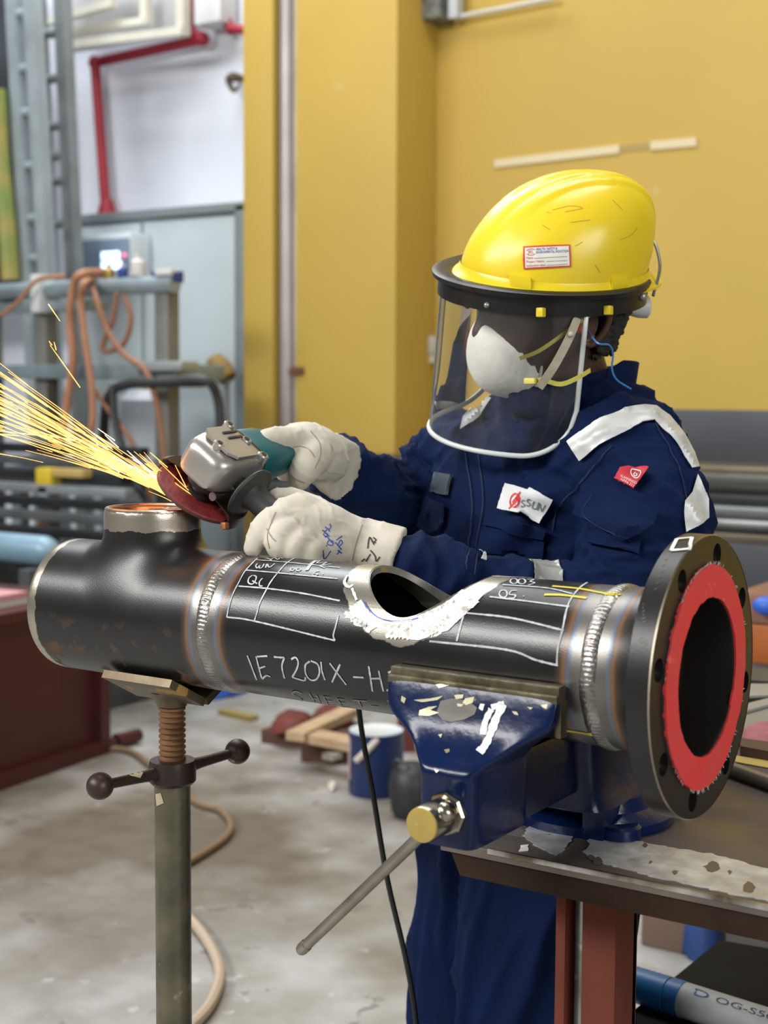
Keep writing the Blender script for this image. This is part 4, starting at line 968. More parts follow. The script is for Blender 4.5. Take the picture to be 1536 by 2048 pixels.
# sticker
HB = bvh_of([shell]); SQ = [(1047, 493), (1140, 489), (1142, 534), (1048, 539)]
st = decal('sticker', [SQ[0], (1093, 490.5), SQ[1], (1142, 512), SQ[2], (1095, 537), SQ[3], (1046, 520)], HB, M('sticker_red', (0.55, 0.06, 0.02), 0.5), hat, .0008, 6, .0004); st['label'] = 'white site induction sticker with red border'
SB = bvh_of([st]); inset = [tuple(quad_px(SQ, u, v)) for u, v in ((.03, .06), (.97, .06), (.97, .93), (.03, .93))]
s2 = decal('sticker_face', inset, SB, M('sticker_white', (0.74, 0.71, 0.64), 0.5, 0, var=0.1, vscale=90, spots=[((0.25, 0.22, 0.18), 120, 0.74, 0.6, 0)]), hat, .0003, 6, .0003)
SB = bvh_of([s2]); bl = M('sticker_blue', (0.02, 0.06, 0.33), 0.5); rd = M('sticker_text_red', (0.5, 0.10, 0.05), 0.5); gk = M('sticker_line', (0.25, 0.22, 0.2), 0.5)
print_on('sticker_heading', [('HEALTH, SAFETY &', .27, .72, .20, .11), ('ENVIRONMENTAL INDUCTION', .27, .96, .335, .11)], SQ, SB, bl, hat, .0004)
print_on('sticker_lines', [('Name', .06, .20, .55, .10), ('Project Name', .06, .43, .72, .10), ('Induction date', .06, .46, .89, .10), ('JEL', .09, .21, .31, .13)], SQ, SB, rd, hat, .0004)
ribbons('sticker_rules', strokes_in(SQ, [[(.22, .54), (.93, .52)], [(.48, .70), (.93, .70)], [(.48, .87), (.93, .86)]]), SB, .0006, gk, hat, off=.0004, step=3)
ribbons('sticker_emblem', strokes_in(SQ, [[(.06, .20), (.10, .14), (.17, .12), (.24, .16)], [(.06, .32), (.11, .38), (.18, .39), (.24, .34)]]), SB, .0009, rd, hat, off=.0004, step=2)
# scuffs
ribbons('scuff', [[(1005, 560), (1025, 556)], [(1105, 420), (1140, 412), (1165, 416), (1150, 420), (1130, 424)], [(1140, 445), (1180, 440)], [(1240, 480), (1262, 470), (1275, 455)], [(1150, 492), (1165, 484)], [(1190, 530), (1200, 545)], [(1225, 400), (1245, 420)], [(1100, 460), (1085, 450)]], HB, .0008, M('scuff_brown', (0.42, 0.30, 0.03), 0.6), hat, off=.0005)
# rear ratchet knob
bm = B(); kp = hp(-.118, .035, -.045); lathe(bm, kp, -HF+HL*.3, [(-.01, .012), (.004, .0155), (.016, .0155), (.019, .012)], 20); obj('ratchet_knob', bm, M('clear_white_plastic', (0.55, 0.56, 0.55), 0.35), hat)
bm = B(); tube(bm, [hp(-.02+.0, .0, -.02)]*1+[hp(-.098, .045, -.03), kp], .006, 8, 2); obj('headband', bm, M('white_plastic', (0.6, 0.6, 0.58), 0.5), hat)

# ================================================================== face shield
fs = thing('face_shield', 'clear face shield on black bracket fixed to the hard hat', 'face shield', hp(.1, 0, -.02))
blk = M('black_plastic', (0.008, 0.0085, 0.008), 0.34, 0, vscale=30, col2=(0.012, 0.012, 0.011), rvar=0.08, spec=0.35)
RF, RLm = .165, .122                                             # reach forward, half width
def ring_pt(t, f_, l_, u_): return hp(-.010+f_*math.cos(t) if math.cos(t) > 0 else -.010+f_*0.0+.125*math.cos(t), l_*math.sin(t), u_)
def ringband(prof, t0, t1, n=72):
    bm = B(); rg = []
    for k in range(n+1):
        t = t0+(t1-t0)*k/n; rg.append([bm.verts.new(ring_pt(t, RF+e, RLm+e, u)) for e, u in prof])
    m = len(prof)
    for a, b_ in zip(rg, rg[1:]):
        for i in range(m): bm.faces.new((a[i], a[(i+1) % m], b_[(i+1) % m], b_[i]))
    bm.faces.new(rg[0]); bm.faces.new(rg[-1][::-1]); return bm
T0 = math.radians(143)
obj('bracket_rim', ringband([(-.002, -.008), (.008, -.006), (.009, .000), (.002, .003), (-.016, .000), (-.018, -.004)], -T0, T0, 96), blk, fs, 40)
obj('bracket_band', ringband([(-.003, -.006), (0, -.006), (0, -.030), (-.003, -.030)], -T0, T0, 96), blk, fs, 40)
bm = B(); tube(bm, [hp(-.113, .082, -.018), hp(-.135, .055, .018), hp(-.146, .0, .045), hp(-.135, -.055, .018), hp(-.113, -.082, -.018)], .0022, 8, 8); obj('spring_wire', bm, M('wire_grey', (0.28, 0.28, 0.27), 0.4, 0.6), fs)
# visor sheet
vt = math.radians(84); nV = 64; DR = .208
def vis_pt(t, d, e=0.0):
    k = 1+0.02*d/DR
    return hp(-.010+(RF-.004+e)*k*math.cos(t)+(-.02*d/DR)*0, (RLm-.004+e)*math.sin(t)*k, -.012-d)
def vis_len(t):
    a = abs(t); r = math.radians(26)
    if a < vt-r: return DR
    q = (a-(vt-r))/r; return DR-0.062*(1-math.sqrt(max(0, 1-q*q)))
bm = B(); rg = []
for k in range(nV+1):
    t = -vt+2*vt*k/nV; L_ = vis_len(t); rg.append([bm.verts.new(vis_pt(t, L_*j/10)) for j in range(11)])
for a, b_ in zip(rg, rg[1:]):
    for j in range(10): bm.faces.new((a[j], a[j+1], b_[j+1], b_[j]))
obj('visor', bm, sheet_mat('clear_visor'), fs, 180)['label'] = 'clear curved plastic visor'
edge = [vis_pt(vt, L_) for L_ in (0.0, .05, .10, .14)]+[vis_pt(vt-2*vt*k/80, vis_len(vt-2*vt*k/80)) for k in range(81)]+[vis_pt(-vt, L_) for L_ in (.14, .10, .05, 0.0)]
bm = B(); tube(bm, edge, .0036, 8, 1); obj('edge_trim', bm, M('trim_clear', (0.62, 0.65, 0.64), 0.25, 0, spec=0.7), fs, 180)
for tt, uu in ((math.radians(62), -.024), (math.radians(95), -.022)):
    bm = B(); c = ring_pt(tt, RF+.003, RLm+.003, uu); box(bm, c-V((.005, .005, .006)), c+V((.005, .005, .006)), .002); obj('clip', bm, M('clip_yellow', (0.72, 0.55, 0.02), 0.4), fs, 30)
for tt, uu, rr in ((math.radians(128), -.014, .006), (math.radians(-35), -.012, .004), (math.radians(35), -.022, .004)):
    bm = B(); c = ring_pt(tt, RF+.001, RLm+.001, uu); sphere(bm, c, rr, 12, 8); obj('rivet', bm, M('rivet_grey', (0.35, 0.35, 0.33), 0.35, 0.7), fs)

# ================================================================== dust mask
mask = thing('dust_mask', 'white cup respirator with yellow straps behind the visor', 'mask', hp(.09, 0, -.11))
bm = B(); MC = hp(.044, 0, -.110); ma = (HF*0.985-HU*0.15).normalized(); mu = (HU-ma*HU.dot(ma)).normalized(); rings = []
for i in range(17):
    q = i/16; s = math.sqrt(max(0, 1-q**2.4)); r = []
    for k in range(48):
        t = 2*PI*k/48; top = 1+0.10*math.sin(t); f = .066*q
        w = .057*s; h = (.060 if math.sin(t) < 0 else .072)*s
        rid = .0016*math.exp(-((q-.30)/.035)**2)+.0012*math.exp(-((q-.12)/.03)**2)
        r.append(bm.verts.new(MC+ma*(f-.012*abs(math.cos(t))**2*(1-q))+HL*math.cos(t)*(w+rid)+mu*math.sin(t)*(h+rid)*(1 if q else 1)))
    rings.append(r)
for a, b_ in zip(rings, rings[1:]):
    for k in range(48): bm.faces.new((a[k], a[(k+1) % 48], b_[(k+1) % 48], b_[k]))
bmesh.ops.remove_doubles(bm, verts=bm.verts, dist=1e-5)
obj('cup', bm, M('mask_fibre', (0.85, 0.83, 0.76), 0.85, 0, var=0.15, vscale=30, bump=0.4, bscale=120), mask, 180)
bm = B(); tube(bm, rings and [MC+ma*(-.012*abs(math.cos(2*PI*k/32))**2)+HL*math.cos(2*PI*k/32)*.058+mu*math.sin(2*PI*k/32)*(.061 if math.sin(2*PI*k/32) < 0 else .073) for k in range(33)], .0024, 6, 1, False); obj('rim', bm, M('mask_rim', (0.60, 0.59, 0.53), 0.8), mask, 180)
ystrap = M('strap_yellow', (0.66, 0.60, 0.12), 0.6)
def strap(nm, pts, w, m, par, th=.0012):
    P2 = catmull(pts, 6); bm = B(); pv = None
    for i, p in enumerate(P2):
        t = (P2[min(i+1, len(P2)-1)]-P2[max(i-1, 0)]).normalized(); out = (p-hp(0, 0, p.dot(HU)-HO.dot(HU))).normalized(); s = t.cross(out).normalized()*w*.5; o = out*th
        cur = [bm.verts.new(x) for x in (p-s, p+s, p+s+o, p-s+o)]
        if pv:
            for a in range(4): bm.faces.new((pv[a], pv[(a+1) % 4], cur[(a+1) % 4], cur[a]))
        else: bm.faces.new(cur[::-1])
        pv = cur
    bm.faces.new(pv); return obj(nm, bm, m, par, 40)
strap('strap', [P(1040, 717, 1.883), P(1075, 703, 1.868), P(1110, 680, 1.861), P(1150, 650, 1.863), P(1198, 618, 1.888)], .005, ystrap, mask)
strap('strap', [P(1058, 762, 1.883), P(1085, 760, 1.873), P(1120, 768, 1.870), P(1150, 758, 1.873), P(1180, 740, 1.888)], .006, ystrap, mask)
bm = B(); c = P(1062, 762, 1.876); box(bm, c-V((.008, .006, .004)), c+V((.008, .006, .004)), .002); obj('strap_clip', bm, ystrap, mask, 30)
chin = thing('chin_strap', 'beige chin strap hanging from the hard hat across the cheek', 'strap', P(1110, 700, 1.858))
strap('webbing', [P(1155, 635, 1.851), P(1140, 672, 1.848), P(1118, 715, 1.851), P(1100, 745, 1.858), P(1078, 775, 1.873)], .011, M('strap_beige', (0.42, 0.38, 0.28), 0.7, 0, var=0.15, vscale=60), chin)
bm = B(); sphere(bm, P(1142, 668, 1.844), .004, 12, 8); obj('stud', bm, M('stud_beige', (0.48, 0.45, 0.36), 0.4), chin)
# ear plug
plug = thing('ear_plug', 'orange ear plug on blue cord in the ear', 'ear plug', P(1178, 680, 1.858))
bm = B(); e = hp(-.010, .084, -.055); lathe(bm, e-HL*.008, HL+HF*.3, [(0, .007), (.010, .0085), (.016, .007), (.020, .003)], 16); obj('plug', bm, M('plug_orange', (0.75, 0.10, 0.025), 0.5), plug)
bm = B(); tube(bm, [e+HL*.012, P(1195, 686, 1.850), P(1218, 690, 1.863), P(1226, 708, 1.878), P(1224, 738, 1.888), P(1234, 760, 1.898), P(1262, 778, 1.908)], .0013, 6, 6); obj('cord', bm, M('cord_blue', (0.05, 0.22, 0.55), 0.4), plug)
# ================================================================== angle grinder
gr = thing('angle_grinder', 'teal and silver angle grinder with red disc held on the tee branch', 'grinder', P(455, 985, 1.84))
DN = cu(.50, .76, -.40); GT = cu(.42, .02, .90); GT = (GT-DN*GT.dot(DN)).normalized(); GH = DN.cross(GT).normalized()
if GH.dot(CF) > 0: GH = -GH
DC = P(399, 986, 1.80); GC = DC+DN*.050
def gp(t, h, n): return GC+GT*t+GH*h+DN*n
disc_m = M('grinding_disc', (0.22, 0.018, 0.016), 0.6, 0, vscale=60, col2=(0.12, 0.012, 0.012), bump=0.5, bscale=200)
bm = B(); lathe(bm, DC, DN, [(-.003, 0), (-.003, .0555), (-.0015, .057), (.0015, .057), (.003, .0555), (.003, .036), (-.0008, .032), (-.0008, 0)], 64); obj('disc', bm, disc_m, gr, 40)
bm = B(); lathe(bm, DC, DN, [(-.0032, .0560), (-.002, .0576), (.0005, .0576), (.0015, .0572)], 64, close=False); obj('disc_edge', bm, M('disc_rim', (0.06, 0.022, 0.018), 0.7), gr, 40)
steel = M('bright_steel', (0.55, 0.53, 0.50), 0.25, 0.95, vscale=40, col2=(0.42, 0.40, 0.37)); gun = M('gunmetal', (0.035, 0.033, 0.032), 0.38, 0.4)
bm = B(); lathe(bm, DC, DN, [(.0005, .018), (.005, .018), (.006, .014), (.012, .014)], 24); obj('lock_flange', bm, gun, gr, 30)
bm = B(); lathe(bm, DC, DN, [(.010, .010), (.020, .010), (.021, .019), (.029, .0205), (.030, .017)], 24); obj('spindle', bm, steel, gr, 30)
# guard: half hood behind the disc
bm = B(); n = 40; rg = []
for k in range(n+1):
    a = math.radians(-104+208*k/n); d = GT*math.cos(a)+GH*math.sin(a)
    rg.append([bm.verts.new(DC+d*r+DN*z) for r, z in ((.020, .013), (.058, .013), (.063, .009), (.063, -.006), (.0615, -.006), (.0615, .008), (.057, .0115), (.020, .0115))])
for a, b_ in zip(rg, rg[1:]):
    for i in range(8): bm.faces.new((a[i], a[(i+1) % 8], b_[(i+1) % 8], b_[i]))
bm.faces.new(rg[0]); bm.faces.new(rg[-1][::-1]); obj('guard', bm, M('guard_black', (0.03, 0.022, 0.018), 0.35, 0.6, vscale=30, col2=(0.06, 0.035, 0.022)), gr, 30)
bm = B(); q = DC+(GH*.95+GT*-.25).normalized()*.0625; box(bm, q-V((.004, .004, .004)), q+V((.004, .004, .004)), .001); obj('guard_stop', bm, M('hot_steel', (0.6, 0.25, 0.10), 0.4, 0.6), gr, 30)
# gear housing
alu = M('cast_aluminium', (0.50, 0.48, 0.44), 0.34, 0.75, vscale=20, col2=(0.42, 0.40, 0.37), bump=0.2, bscale=70)
bm = B(); S7 = [(-.038, .020, .014, -.004), (-.036, .026, .020, -.003), (-.028, .0325, .0245, -.001), (-.010, .036, .027, 0), (.014, .0375, .0285, 0), (.034, .0375, .0285, 0), (.044, .0365, .0275, 0), (.046, .035, .026, 0)]
loft(bm, [(gp(t, 0, dz), GH*w, DN*h) for t, w, h, dz in S7], 48, True, 4.0); obj('gear_housing', bm, alu, gr, 35)
bm = B(); lathe(bm, gp(0, 0, -.020), -DN, [(-.006, .030), (.004, .029), (.008, .024), (.010, .022)], 36); obj('bearing_box', bm, alu, gr, 35)
bm = B(); pts = [gp(t, h, .0278) for t, h in ((-.024, -.018), (-.024, .018), (-.014, .029), (.026, .029), (.026, -.029), (-.014, -.029))]; prism(bm, pts, DN*.0035); bevel_all(bm, .0015, 2); obj('top_plate', bm, alu, gr, 30)
for hh in (-.004, .006):
    bm = B(); box(bm, (-.014, -.0019, -.001), (.014, .0019, .001), .0005); bm.transform(Matrix(((GT.x, GH.x, DN.x, 0), (GT.y, GH.y, DN.y, 0), (GT.z, GH.z, DN.z, 0), (0, 0, 0, 1)))); bmesh.ops.translate(bm, verts=bm.verts, vec=gp(.018, hh-.012, .0318)); obj('vent_slot', bm, gun, gr, 30)
for t, h in ((-.020, .0), (.036, .031), (.036, -.031), (.036, .0)):
    bm = B(); lathe(bm, gp(t, h, .022), DN, [(0, .0075), (.0085, .0075), (.010, .006)], 16); bs = obj('screw_boss', bm, alu, gr, 30)
    bm = B(); lathe(bm, gp(t, h, .0322), DN, [(-.002, .0036), (.0006, .0036)], 12); obj('screw', bm, gun, bs, 30)
for h, nn_ in ((.0365, .0),):
    bm = B(); lathe(bm, gp(.034, h, -.014), GH, [(-.006, .0075), (.004, .0075), (.005, .006)], 16); bs = obj('screw_boss', bm, alu, gr, 30)
    bm = B(); lathe(bm, gp(.034, h, -.014), GH, [(.004, .004), (.0062, .004)], 10); obj('screw', bm, steel, bs, 30)
# clamp of the guard with screw
bm = B(); lathe(bm, DC, DN, [(.0145, .0235), (.024, .0235)], 32); obj('guard_clamp', bm, gun, gr, 30)
bm = B(); q = DC+GH*.027+DN*.019-GT*.008; cyl(bm, q-GT*.010, q+GT*.010, .0055, seg=14); obj('clamp_screw', bm, steel, gr, 30)
# motor body
teal = M('teal_plastic', (0.004, 0.105, 0.115), 0.42, 0, vscale=15, col2=(0.004, 0.085, 0.095))
bm = B(); S8 = [(.0455, .034, .0275), (.050, .0355, .029), (.085, .035, .0285), (.110, .031, .026), (.135, .0275, .0245), (.200, .0265, .0245), (.232, .029, .026), (.240, .025, .022)]
loft(bm, [(gp(t, 0, 0), GH*w, DN*h) for t, w, h in S8], 40, True, 3.0); obj('motor_body', bm, teal, gr, 35)
bm = B(); loft(bm, [(gp(t, 0, 0), GH*w, DN*h) for t, w, h in ((.0440, .0362, .0275), (.0445, .0368, .0280), (.0475, .0368, .0280), (.048, .036, .0275))], 40, True, 3.5); obj('housing_seam', bm, gun, gr, 30)
# side handle
sh0 = gp(.008, .036, -.006); rub = M('black_rubber', (0.020, 0.021, 0.021), 0.55, 0, vscale=40, col2=(0.035, 0.035, 0.034))
bm = B(); lathe(bm, sh0, GH, [(-.006, .009), (.010, .010), (.014, .016), (.0165, .034), (.019, .0355), (.0215, .034), (.026, .020), (.034, .0165), (.055, .0170), (.080, .0165), (.090, .0150), (.092, .008)], 36); obj('side_handle', bm, rub, gr, 40)
# power cord down to the floor
bm = B(); end = gp(.238, 0, 0)
tube(bm, [end, end+GT*.05+cv(0, -.01, 0), P(690, 1030, 2.16), P(712, 1250, 2.10), P(718, 1420, 2.06), P(748, 1600, 2.05), P(775, 1760, 2.05), P(812, 1920, 2.06), P(832, 2045, 2.08), P(840, 2200, 2.12), onz(842, 2330, .012)], .0042, 8, 6); obj('power_cord', bm, M('cord_black', (0.012, 0.013, 0.013), 0.45), gr)
bm = B(); tube(bm, [end-GT*.005, end+GT*.03, end+GT*.05+cv(0, -.01, 0)], [.011, .008, .006], 10, 3); obj('cord_sleeve', bm, rub, gr)

# ================================================================== gloves on the worker's hands
glv = M('glove_leather', (0.60, 0.56, 0.47), 0.8, 0, vscale=14, col2=(0.50, 0.46, 0.37), bump=0.35, bscale=90, spots=[((0.40, 0.35, 0.26), 22, 0.66, 0.85, 0)])
def glove(build, voxel=.0026, it=5):
    bm = B(); build(bm); me = remesh(bm, voxel, it, .5)
    nr = [v.normal.copy() for v in me.vertices]
    for v, n in zip(me.vertices, nr):
        c = v.co; v.co = c+n*(.0016*noise.noise(c*45)+.0013*max(0, 1-abs(math.sin(c.dot(CR)*120+c.dot(CU)*90+noise.noise(c*30)*3)))**3*1.0)
    return obj('glove', me, glv, person, 180)
def G(*p): return P(*p)
def front_glove(bm):
    limb(bm, [G(712, 1082, 1.779), G(672, 1072, 1.769), G(632, 1056, 1.759), G(592, 1045, 1.749)], [.030, .034, .036, .031])
    limb(bm, [G(690, 1094, 1.764), G(645, 1092, 1.749), G(600, 1082, 1.744)], [.024, .027, .024])
    limb(bm, [G(640, 1040, 1.764), G(600, 1026, 1.749), G(572, 1024, 1.739)], [.024, .024, .019])
    # index finger reaching down along the handle
    limb(bm, [G(580, 1032, 1.739), G(545, 1040, 1.724), G(522, 1062, 1.716), G(507, 1094, 1.716)], [.019, .0165, .0145, .0125])
    # middle, ring, little fingers closing round the grip
    limb(bm, [G(585, 1056, 1.729), G(560, 1068, 1.709), G(555, 1092, 1.702), G(566, 1112, 1.716)], [.017, .0150, .0140, .0125])
    limb(bm, [G(610, 1076, 1.729), G(588, 1090, 1.707), G(585, 1110, 1.704), G(597, 1126, 1.720)], [.016, .0145, .0135, .012])
    limb(bm, [G(636, 1090, 1.734), G(618, 1106, 1.714), G(618, 1124, 1.712), G(630, 1136, 1.726)], [.0145, .013, .012, .011])
    # thumb over the far side of the grip
    limb(bm, [G(640, 1028, 1.789), G(605, 1008, 1.799), G(575, 998, 1.799), G(552, 996, 1.789)], [.019, .0165, .0145, .012])
    loft(bm, [(G(700, 1083, 1.779), cv(0, .030, .008), cv(.004, 0, .030)), (G(716, 1086, 1.779), cv(.004, .031, .008), cv(.004, 0, .031)), (G(760, 1098, 1.779), cv(.008, .033, .008), cv(.006, 0, .036)), (G(798, 1110, 1.779), cv(.010, .034, .008), cv(.006, 0, .039))], 28, True)
gf = glove(front_glove)
def rear_glove(bm):
    limb(bm, [G(650, 918, 1.970), G(628, 905, 1.945), G(600, 897, 1.920), G(572, 893, 1.900)], [.034, .038, .036, .028])
    limb(bm, [G(600, 888, 1.910), G(560, 882, 1.875), G(532, 886, 1.855), G(512, 900, 1.845)], [.024, .0185, .0165, .0135])
    limb(bm, [G(580, 893, 1.930), G(548, 888, 1.910), G(522, 898, 1.900), G(512, 915, 1.895)], [.020, .0165, .015, .013])
    limb(bm, [G(585, 905, 1.955), G(560, 905, 1.965), G(545, 925, 1.965)], [.018, .0155, .013])
    limb(bm, [G(600, 915, 1.970), G(580, 925, 1.985), G(566, 945, 1.980)], [.016, .0145, .012])
    limb(bm, [G(622, 912, 1.910), G(612, 932, 1.882), G(602, 950, 1.872), G(598, 960, 1.872)], [.028, .0225, .0185, .0155])
    loft(bm, [(G(640, 912, 1.960), cv(.010, .036, 0), cv(.02, 0, .036)), (G(662, 925, 1.980), cv(.012, .038, 0), cv(.02, 0, .038)), (G(690, 945, 1.995), cv(.012, .040, 0), cv(.02, 0, .040))], 28, True)
gb = glove(rear_glove)
GB = bvh_of([gf]); GB2 = bvh_of([gb])
Tg = lambda l: [(300+x/2.743, 820+y/2.743) for x, y in l]
sm_ = M('glove_seam', (0.30, 0.26, 0.19), 0.85)
ribbons('seam', [Tg([(1165, 630), (1145, 690), (1125, 760), (1112, 825)]), Tg([(690, 560), (665, 620), (645, 690), (655, 760)]), Tg([(640, 650), (670, 700), (690, 720)])], GB, .0014, sm_, gf, off=.0006)
ribbons('seam', [Tg([(720, 245), (800, 200), (870, 215), (905, 260)]), Tg([(880, 115), (930, 180), (935, 250), (905, 320)]), Tg([(770, 350), (800, 380), (850, 400)])], GB2, .0014, sm_, gb, off=.0006)
ribbons('glove_writing', [Tg(s) for s in ([(948, 768), (957, 815), (992, 772)], [(968, 745)], [(975, 700), (1000, 730)], [(982, 712), (972, 735), (1000, 742), (1003, 722), (985, 715)], [(960, 700), (985, 690)], [(950, 680), (962, 695), (975, 682), (955, 672)], [(945, 660), (962, 665), (975, 650), (985, 668)], [(960, 640), (980, 655), (992, 640), (985, 625)],
    [(1025, 790), (1040, 775), (1030, 768)], [(1030, 770), (1052, 785)], [(1015, 725), (1050, 765)], [(1030, 740), (1045, 715), (1055, 730), (1040, 745)], [(1022, 715), (1050, 695)], [(1035, 705), (1052, 690)])], GB, .0013, M('pen_blue', (0.02, 0.07, 0.42), 0.5), gf, off=.0009, step=2)
ribbons('glove_print', [Tg(s) for s in ([(1195, 760), (1205, 700), (1230, 740)], [(1215, 720), (1240, 730)], [(1210, 770), (1235, 800), (1240, 830)], [(1185, 830), (1210, 790)], [(1160, 830), (1180, 815)], [(1225, 700), (1240, 712), (1232, 725)], [(1245, 830), (1262, 805)])], GB, .0016, M('print_black', (0.03, 0.03, 0.03), 0.6), gf, off=.0009, step=2)

# ================================================================== grinding sparks
rs = random.Random(11); bm = B()
O0 = P(384, 1006, 1.788)
def streak(a, b_, r, sag=0.0):
    m = (a+b_)/2+UZ*sag; tube(bm, [a, m, b_], [r, r, r*.5], 3, 3)
for k in range(170):
    u = rs.random(); w = rs.gauss(0.5, 0.26); w = min(1.1, max(-.1, w))
    ey = 700+w*165; end = P(-60, ey+40*(rs.random()-.5), 1.78+.16*(rs.random()-.4)); st = O0+cv(rs.uniform(-.012, .006), rs.uniform(-.006, .010), rs.uniform(-.01, .01))
    t0 = rs.random()**1.5*.85; t1 = min(1, t0+rs.uniform(.10, .45))
    def at(t): return st+(end-st)*t+UZ*(.030*(t*(1-t))*(w-.2))
    streak(at(t0), at(t1), rs.uniform(.00016, .00042), 0.001)
for k in range(36):   # dense core near the contact
    w = rs.random(); end = P(200+60*rs.random(), 858+70*w, 1.79); st = O0+cv(rs.uniform(-.006, .008), rs.uniform(-.004, .006), rs.uniform(-.006, .006)); t0 = rs.uniform(0, .35); t1 = t0+rs.uniform(.2, .6)
    streak(st+(end-st)*t0, st+(end-st)*t1, rs.uniform(.0003, .0006))
for (x0, y0, x1, y1) in ((97, 608, 120, 642), (160, 775, 100, 690), (104, 690, 98, 682), (112, 700, 108, 684), (200, 905, 190, 880), (385, 1000, 350, 930), (335, 935, 300, 905), (0, 800, 25, 805), (0, 862, 160, 880), (40, 855, 160, 885), (0, 868, 40, 872), (195, 918, 250, 945), (215, 925, 260, 938), (470, 1035, 463, 1030)):
    streak(P(x0, y0, 1.80), P(x1, y1, 1.79), .0006)
sp = obj('grinding_sparks', bm, M('spark_glow', (1, .5, .12), .5, emit=(1.0, .36, .07), estr=3.2), None, 0)
tag(sp, 'shower of orange sparks flying from the grinder disc', 'sparks', kind='stuff')
bm = B()
for k in range(22):
    w = rs.random(); end = P(150, 815+90*w, 1.79); st = O0; t0 = rs.uniform(.0, .8); t1 = t0+rs.uniform(.08, .25); streak(st+(end-st)*t0+cv(0, rs.uniform(-.004, .004), 0), st+(end-st)*t1, rs.uniform(.0003, .0006))
sp2 = obj('grinding_sparks', bm, M('spark_hot', (1, .7, .3), .5, emit=(1.0, .72, .32), estr=6.0), None, 0); tag(sp2, 'white-hot core of the spark stream at the tee branch', 'sparks', kind='stuff')
# ================================================================== background: left side
def bpx(bm, x0, y0, x1, y1, Y, th, bev=0.0):
    """box whose front face lies on the plane y=Y between two picture rows/columns"""
    xm, ym = (x0+x1)/2, (y0+y1)/2
    xa_, xb_ = ony(x0, ym, Y).x, ony(x1, ym, Y).x; za, zb = ony(xm, y1, Y).z, ony(xm, y0, Y).z
    box(bm, (xa_, Y, za), (xb_, Y+th, zb), bev); return bm
galv = M('galvanised', (0.36, 0.42, 0.45), 0.45, 0.3, vscale=4, col2=(0.27, 0.31, 0.33), rvar=0.1)
dgrey = M('dark_grey_steel', (0.055, 0.06, 0.065), 0.5, 0.3, vscale=5, col2=(0.09, 0.095, 0.10))
cream = M('cream_paint', (0.60, 0.58, 0.50), 0.55, 0, var=0.1)
redp = M('fire_red', (0.33, 0.012, 0.03), 0.5, 0, var=0.2, vscale=4)
pale = M('cabinet_paint', (0.46, 0.53, 0.56), 0.5, 0, var=0.12, vscale=1.2)
# electrical cabinet
Yc = 4.72; c0 = ony(130, 650, Yc).x; c1 = ony(490, 650, Yc).x; ztop = ony(310, 425, Yc).z
cab = thing('electrical_cabinet', 'tall pale blue-grey steel cabinet against the white wall', 'cabinet', ((c0+c1)/2, Yc+.15, 0))
bm = B(); box(bm, (c0, Yc+.03, 0), (c1, Yc+.36, ztop), .006); obj('body', bm, pale, cab, 30)
xs = ony(285, 650, Yc).x
for a, b_ in ((c0+.03, xs-.012), (xs+.012, c1-.07)):
    bm = B(); box(bm, (a, Yc, .1), (b_, Yc+.035, ztop-.05), .006); d = obj('door', bm, pale, cab, 30)
    bm = B(); box(bm, (b_-.06, Yc-.025, 1.0), (b_-.035, Yc+.002, 1.16), .004); obj('handle', bm, dgrey, d, 30)
frm = M('cabinet_frame', (0.22, 0.25, 0.26), 0.5, 0.2, var=0.15)
bm = B(); box(bm, (c1-.06, Yc-.012, 0), (c1+.01, Yc+.05, ztop+.005), .006); obj('corner_post', bm, frm, cab, 30)
bm = B(); box(bm, (c0-.01, Yc-.012, ztop-.03), (c1+.01, Yc+.05, ztop+.02), .006); obj('top_rail', bm, frm, cab, 30)
# control panel with lit display
Yp = 4.55; cp_ = thing('control_panel', 'rounded white control box with glowing blue-white display', 'control panel', ony(195, 540, Yp))
bm = B(); bpx(bm, 125, 468, 262, 556, Yp, .16, .02); obj('housing', bm, M('panel_white', (0.58, 0.64, 0.68), 0.45), cp_, 40)
bm = B(); bpx(bm, 145, 478, 258, 546, Yp-.006, .02, .012); obj('face_plate', bm, M('panel_blue', (0.17, 0.24, 0.33), 0.4, 0, var=0.1), cp_, 40)
for (a, b_, c, d) in ((202, 503, 238, 519), (202, 522, 242, 540)):
    bm = B(); bpx(bm, a, b_, c, d, Yp-.010, .01, .004); obj('display', bm, M('display_glow', (0.6, 0.8, 1.0), 0.4, emit=(0.62, 0.82, 1.0), estr=1.6), cp_, 30)
bm = B(); q = ony(249, 511, Yp-.012); lathe(bm, q, (0, -1, 0), [(-.012, .014), (.008, .014), (.012, .010)], 14); obj('lamp', bm, M('pink_lamp', (0.8, 0.2, 0.35), 0.4, emit=(1, .25, .4), estr=.5), cp_, 30)
# red fire pipe along the white wall
Yr = 5.02
def rpipe(nm, label, px, r):
    t = thing(nm, label, 'pipe', ony(px[0][0], px[0][1], Yr)); pts = [ony(x, y, Yr) for x, y in px]
    for a, b_ in zip(pts, pts[1:]):
        bm = B(); cyl(bm, a, b_, r, seg=14); obj('pipe_length', bm, redp, t)
    for p in pts[1:-1]:
        bm = B(); sphere(bm, p, r*1.35, 14, 10); obj('elbow', bm, redp, t)
    return t
f1 = rpipe('fire_pipe', 'dark red pipe bending twice across the white wall', [(212, 420), (190, 125), (405, 78), (380, 62), (382, -60)], .030)
bm = B(); q = ony(214, 412, Yr); lathe(bm, q-V((0, 0, .08)), (0, 0, 1), [(0, .055), (.05, .055), (.12, .034)], 14); obj('flange_end', bm, redp, f1)
rpipe('fire_pipe', 'short dark red pipe elbow at the top beside the yellow column', [(452, -60), (452, 40), (462, 58), (520, 62)], .026)
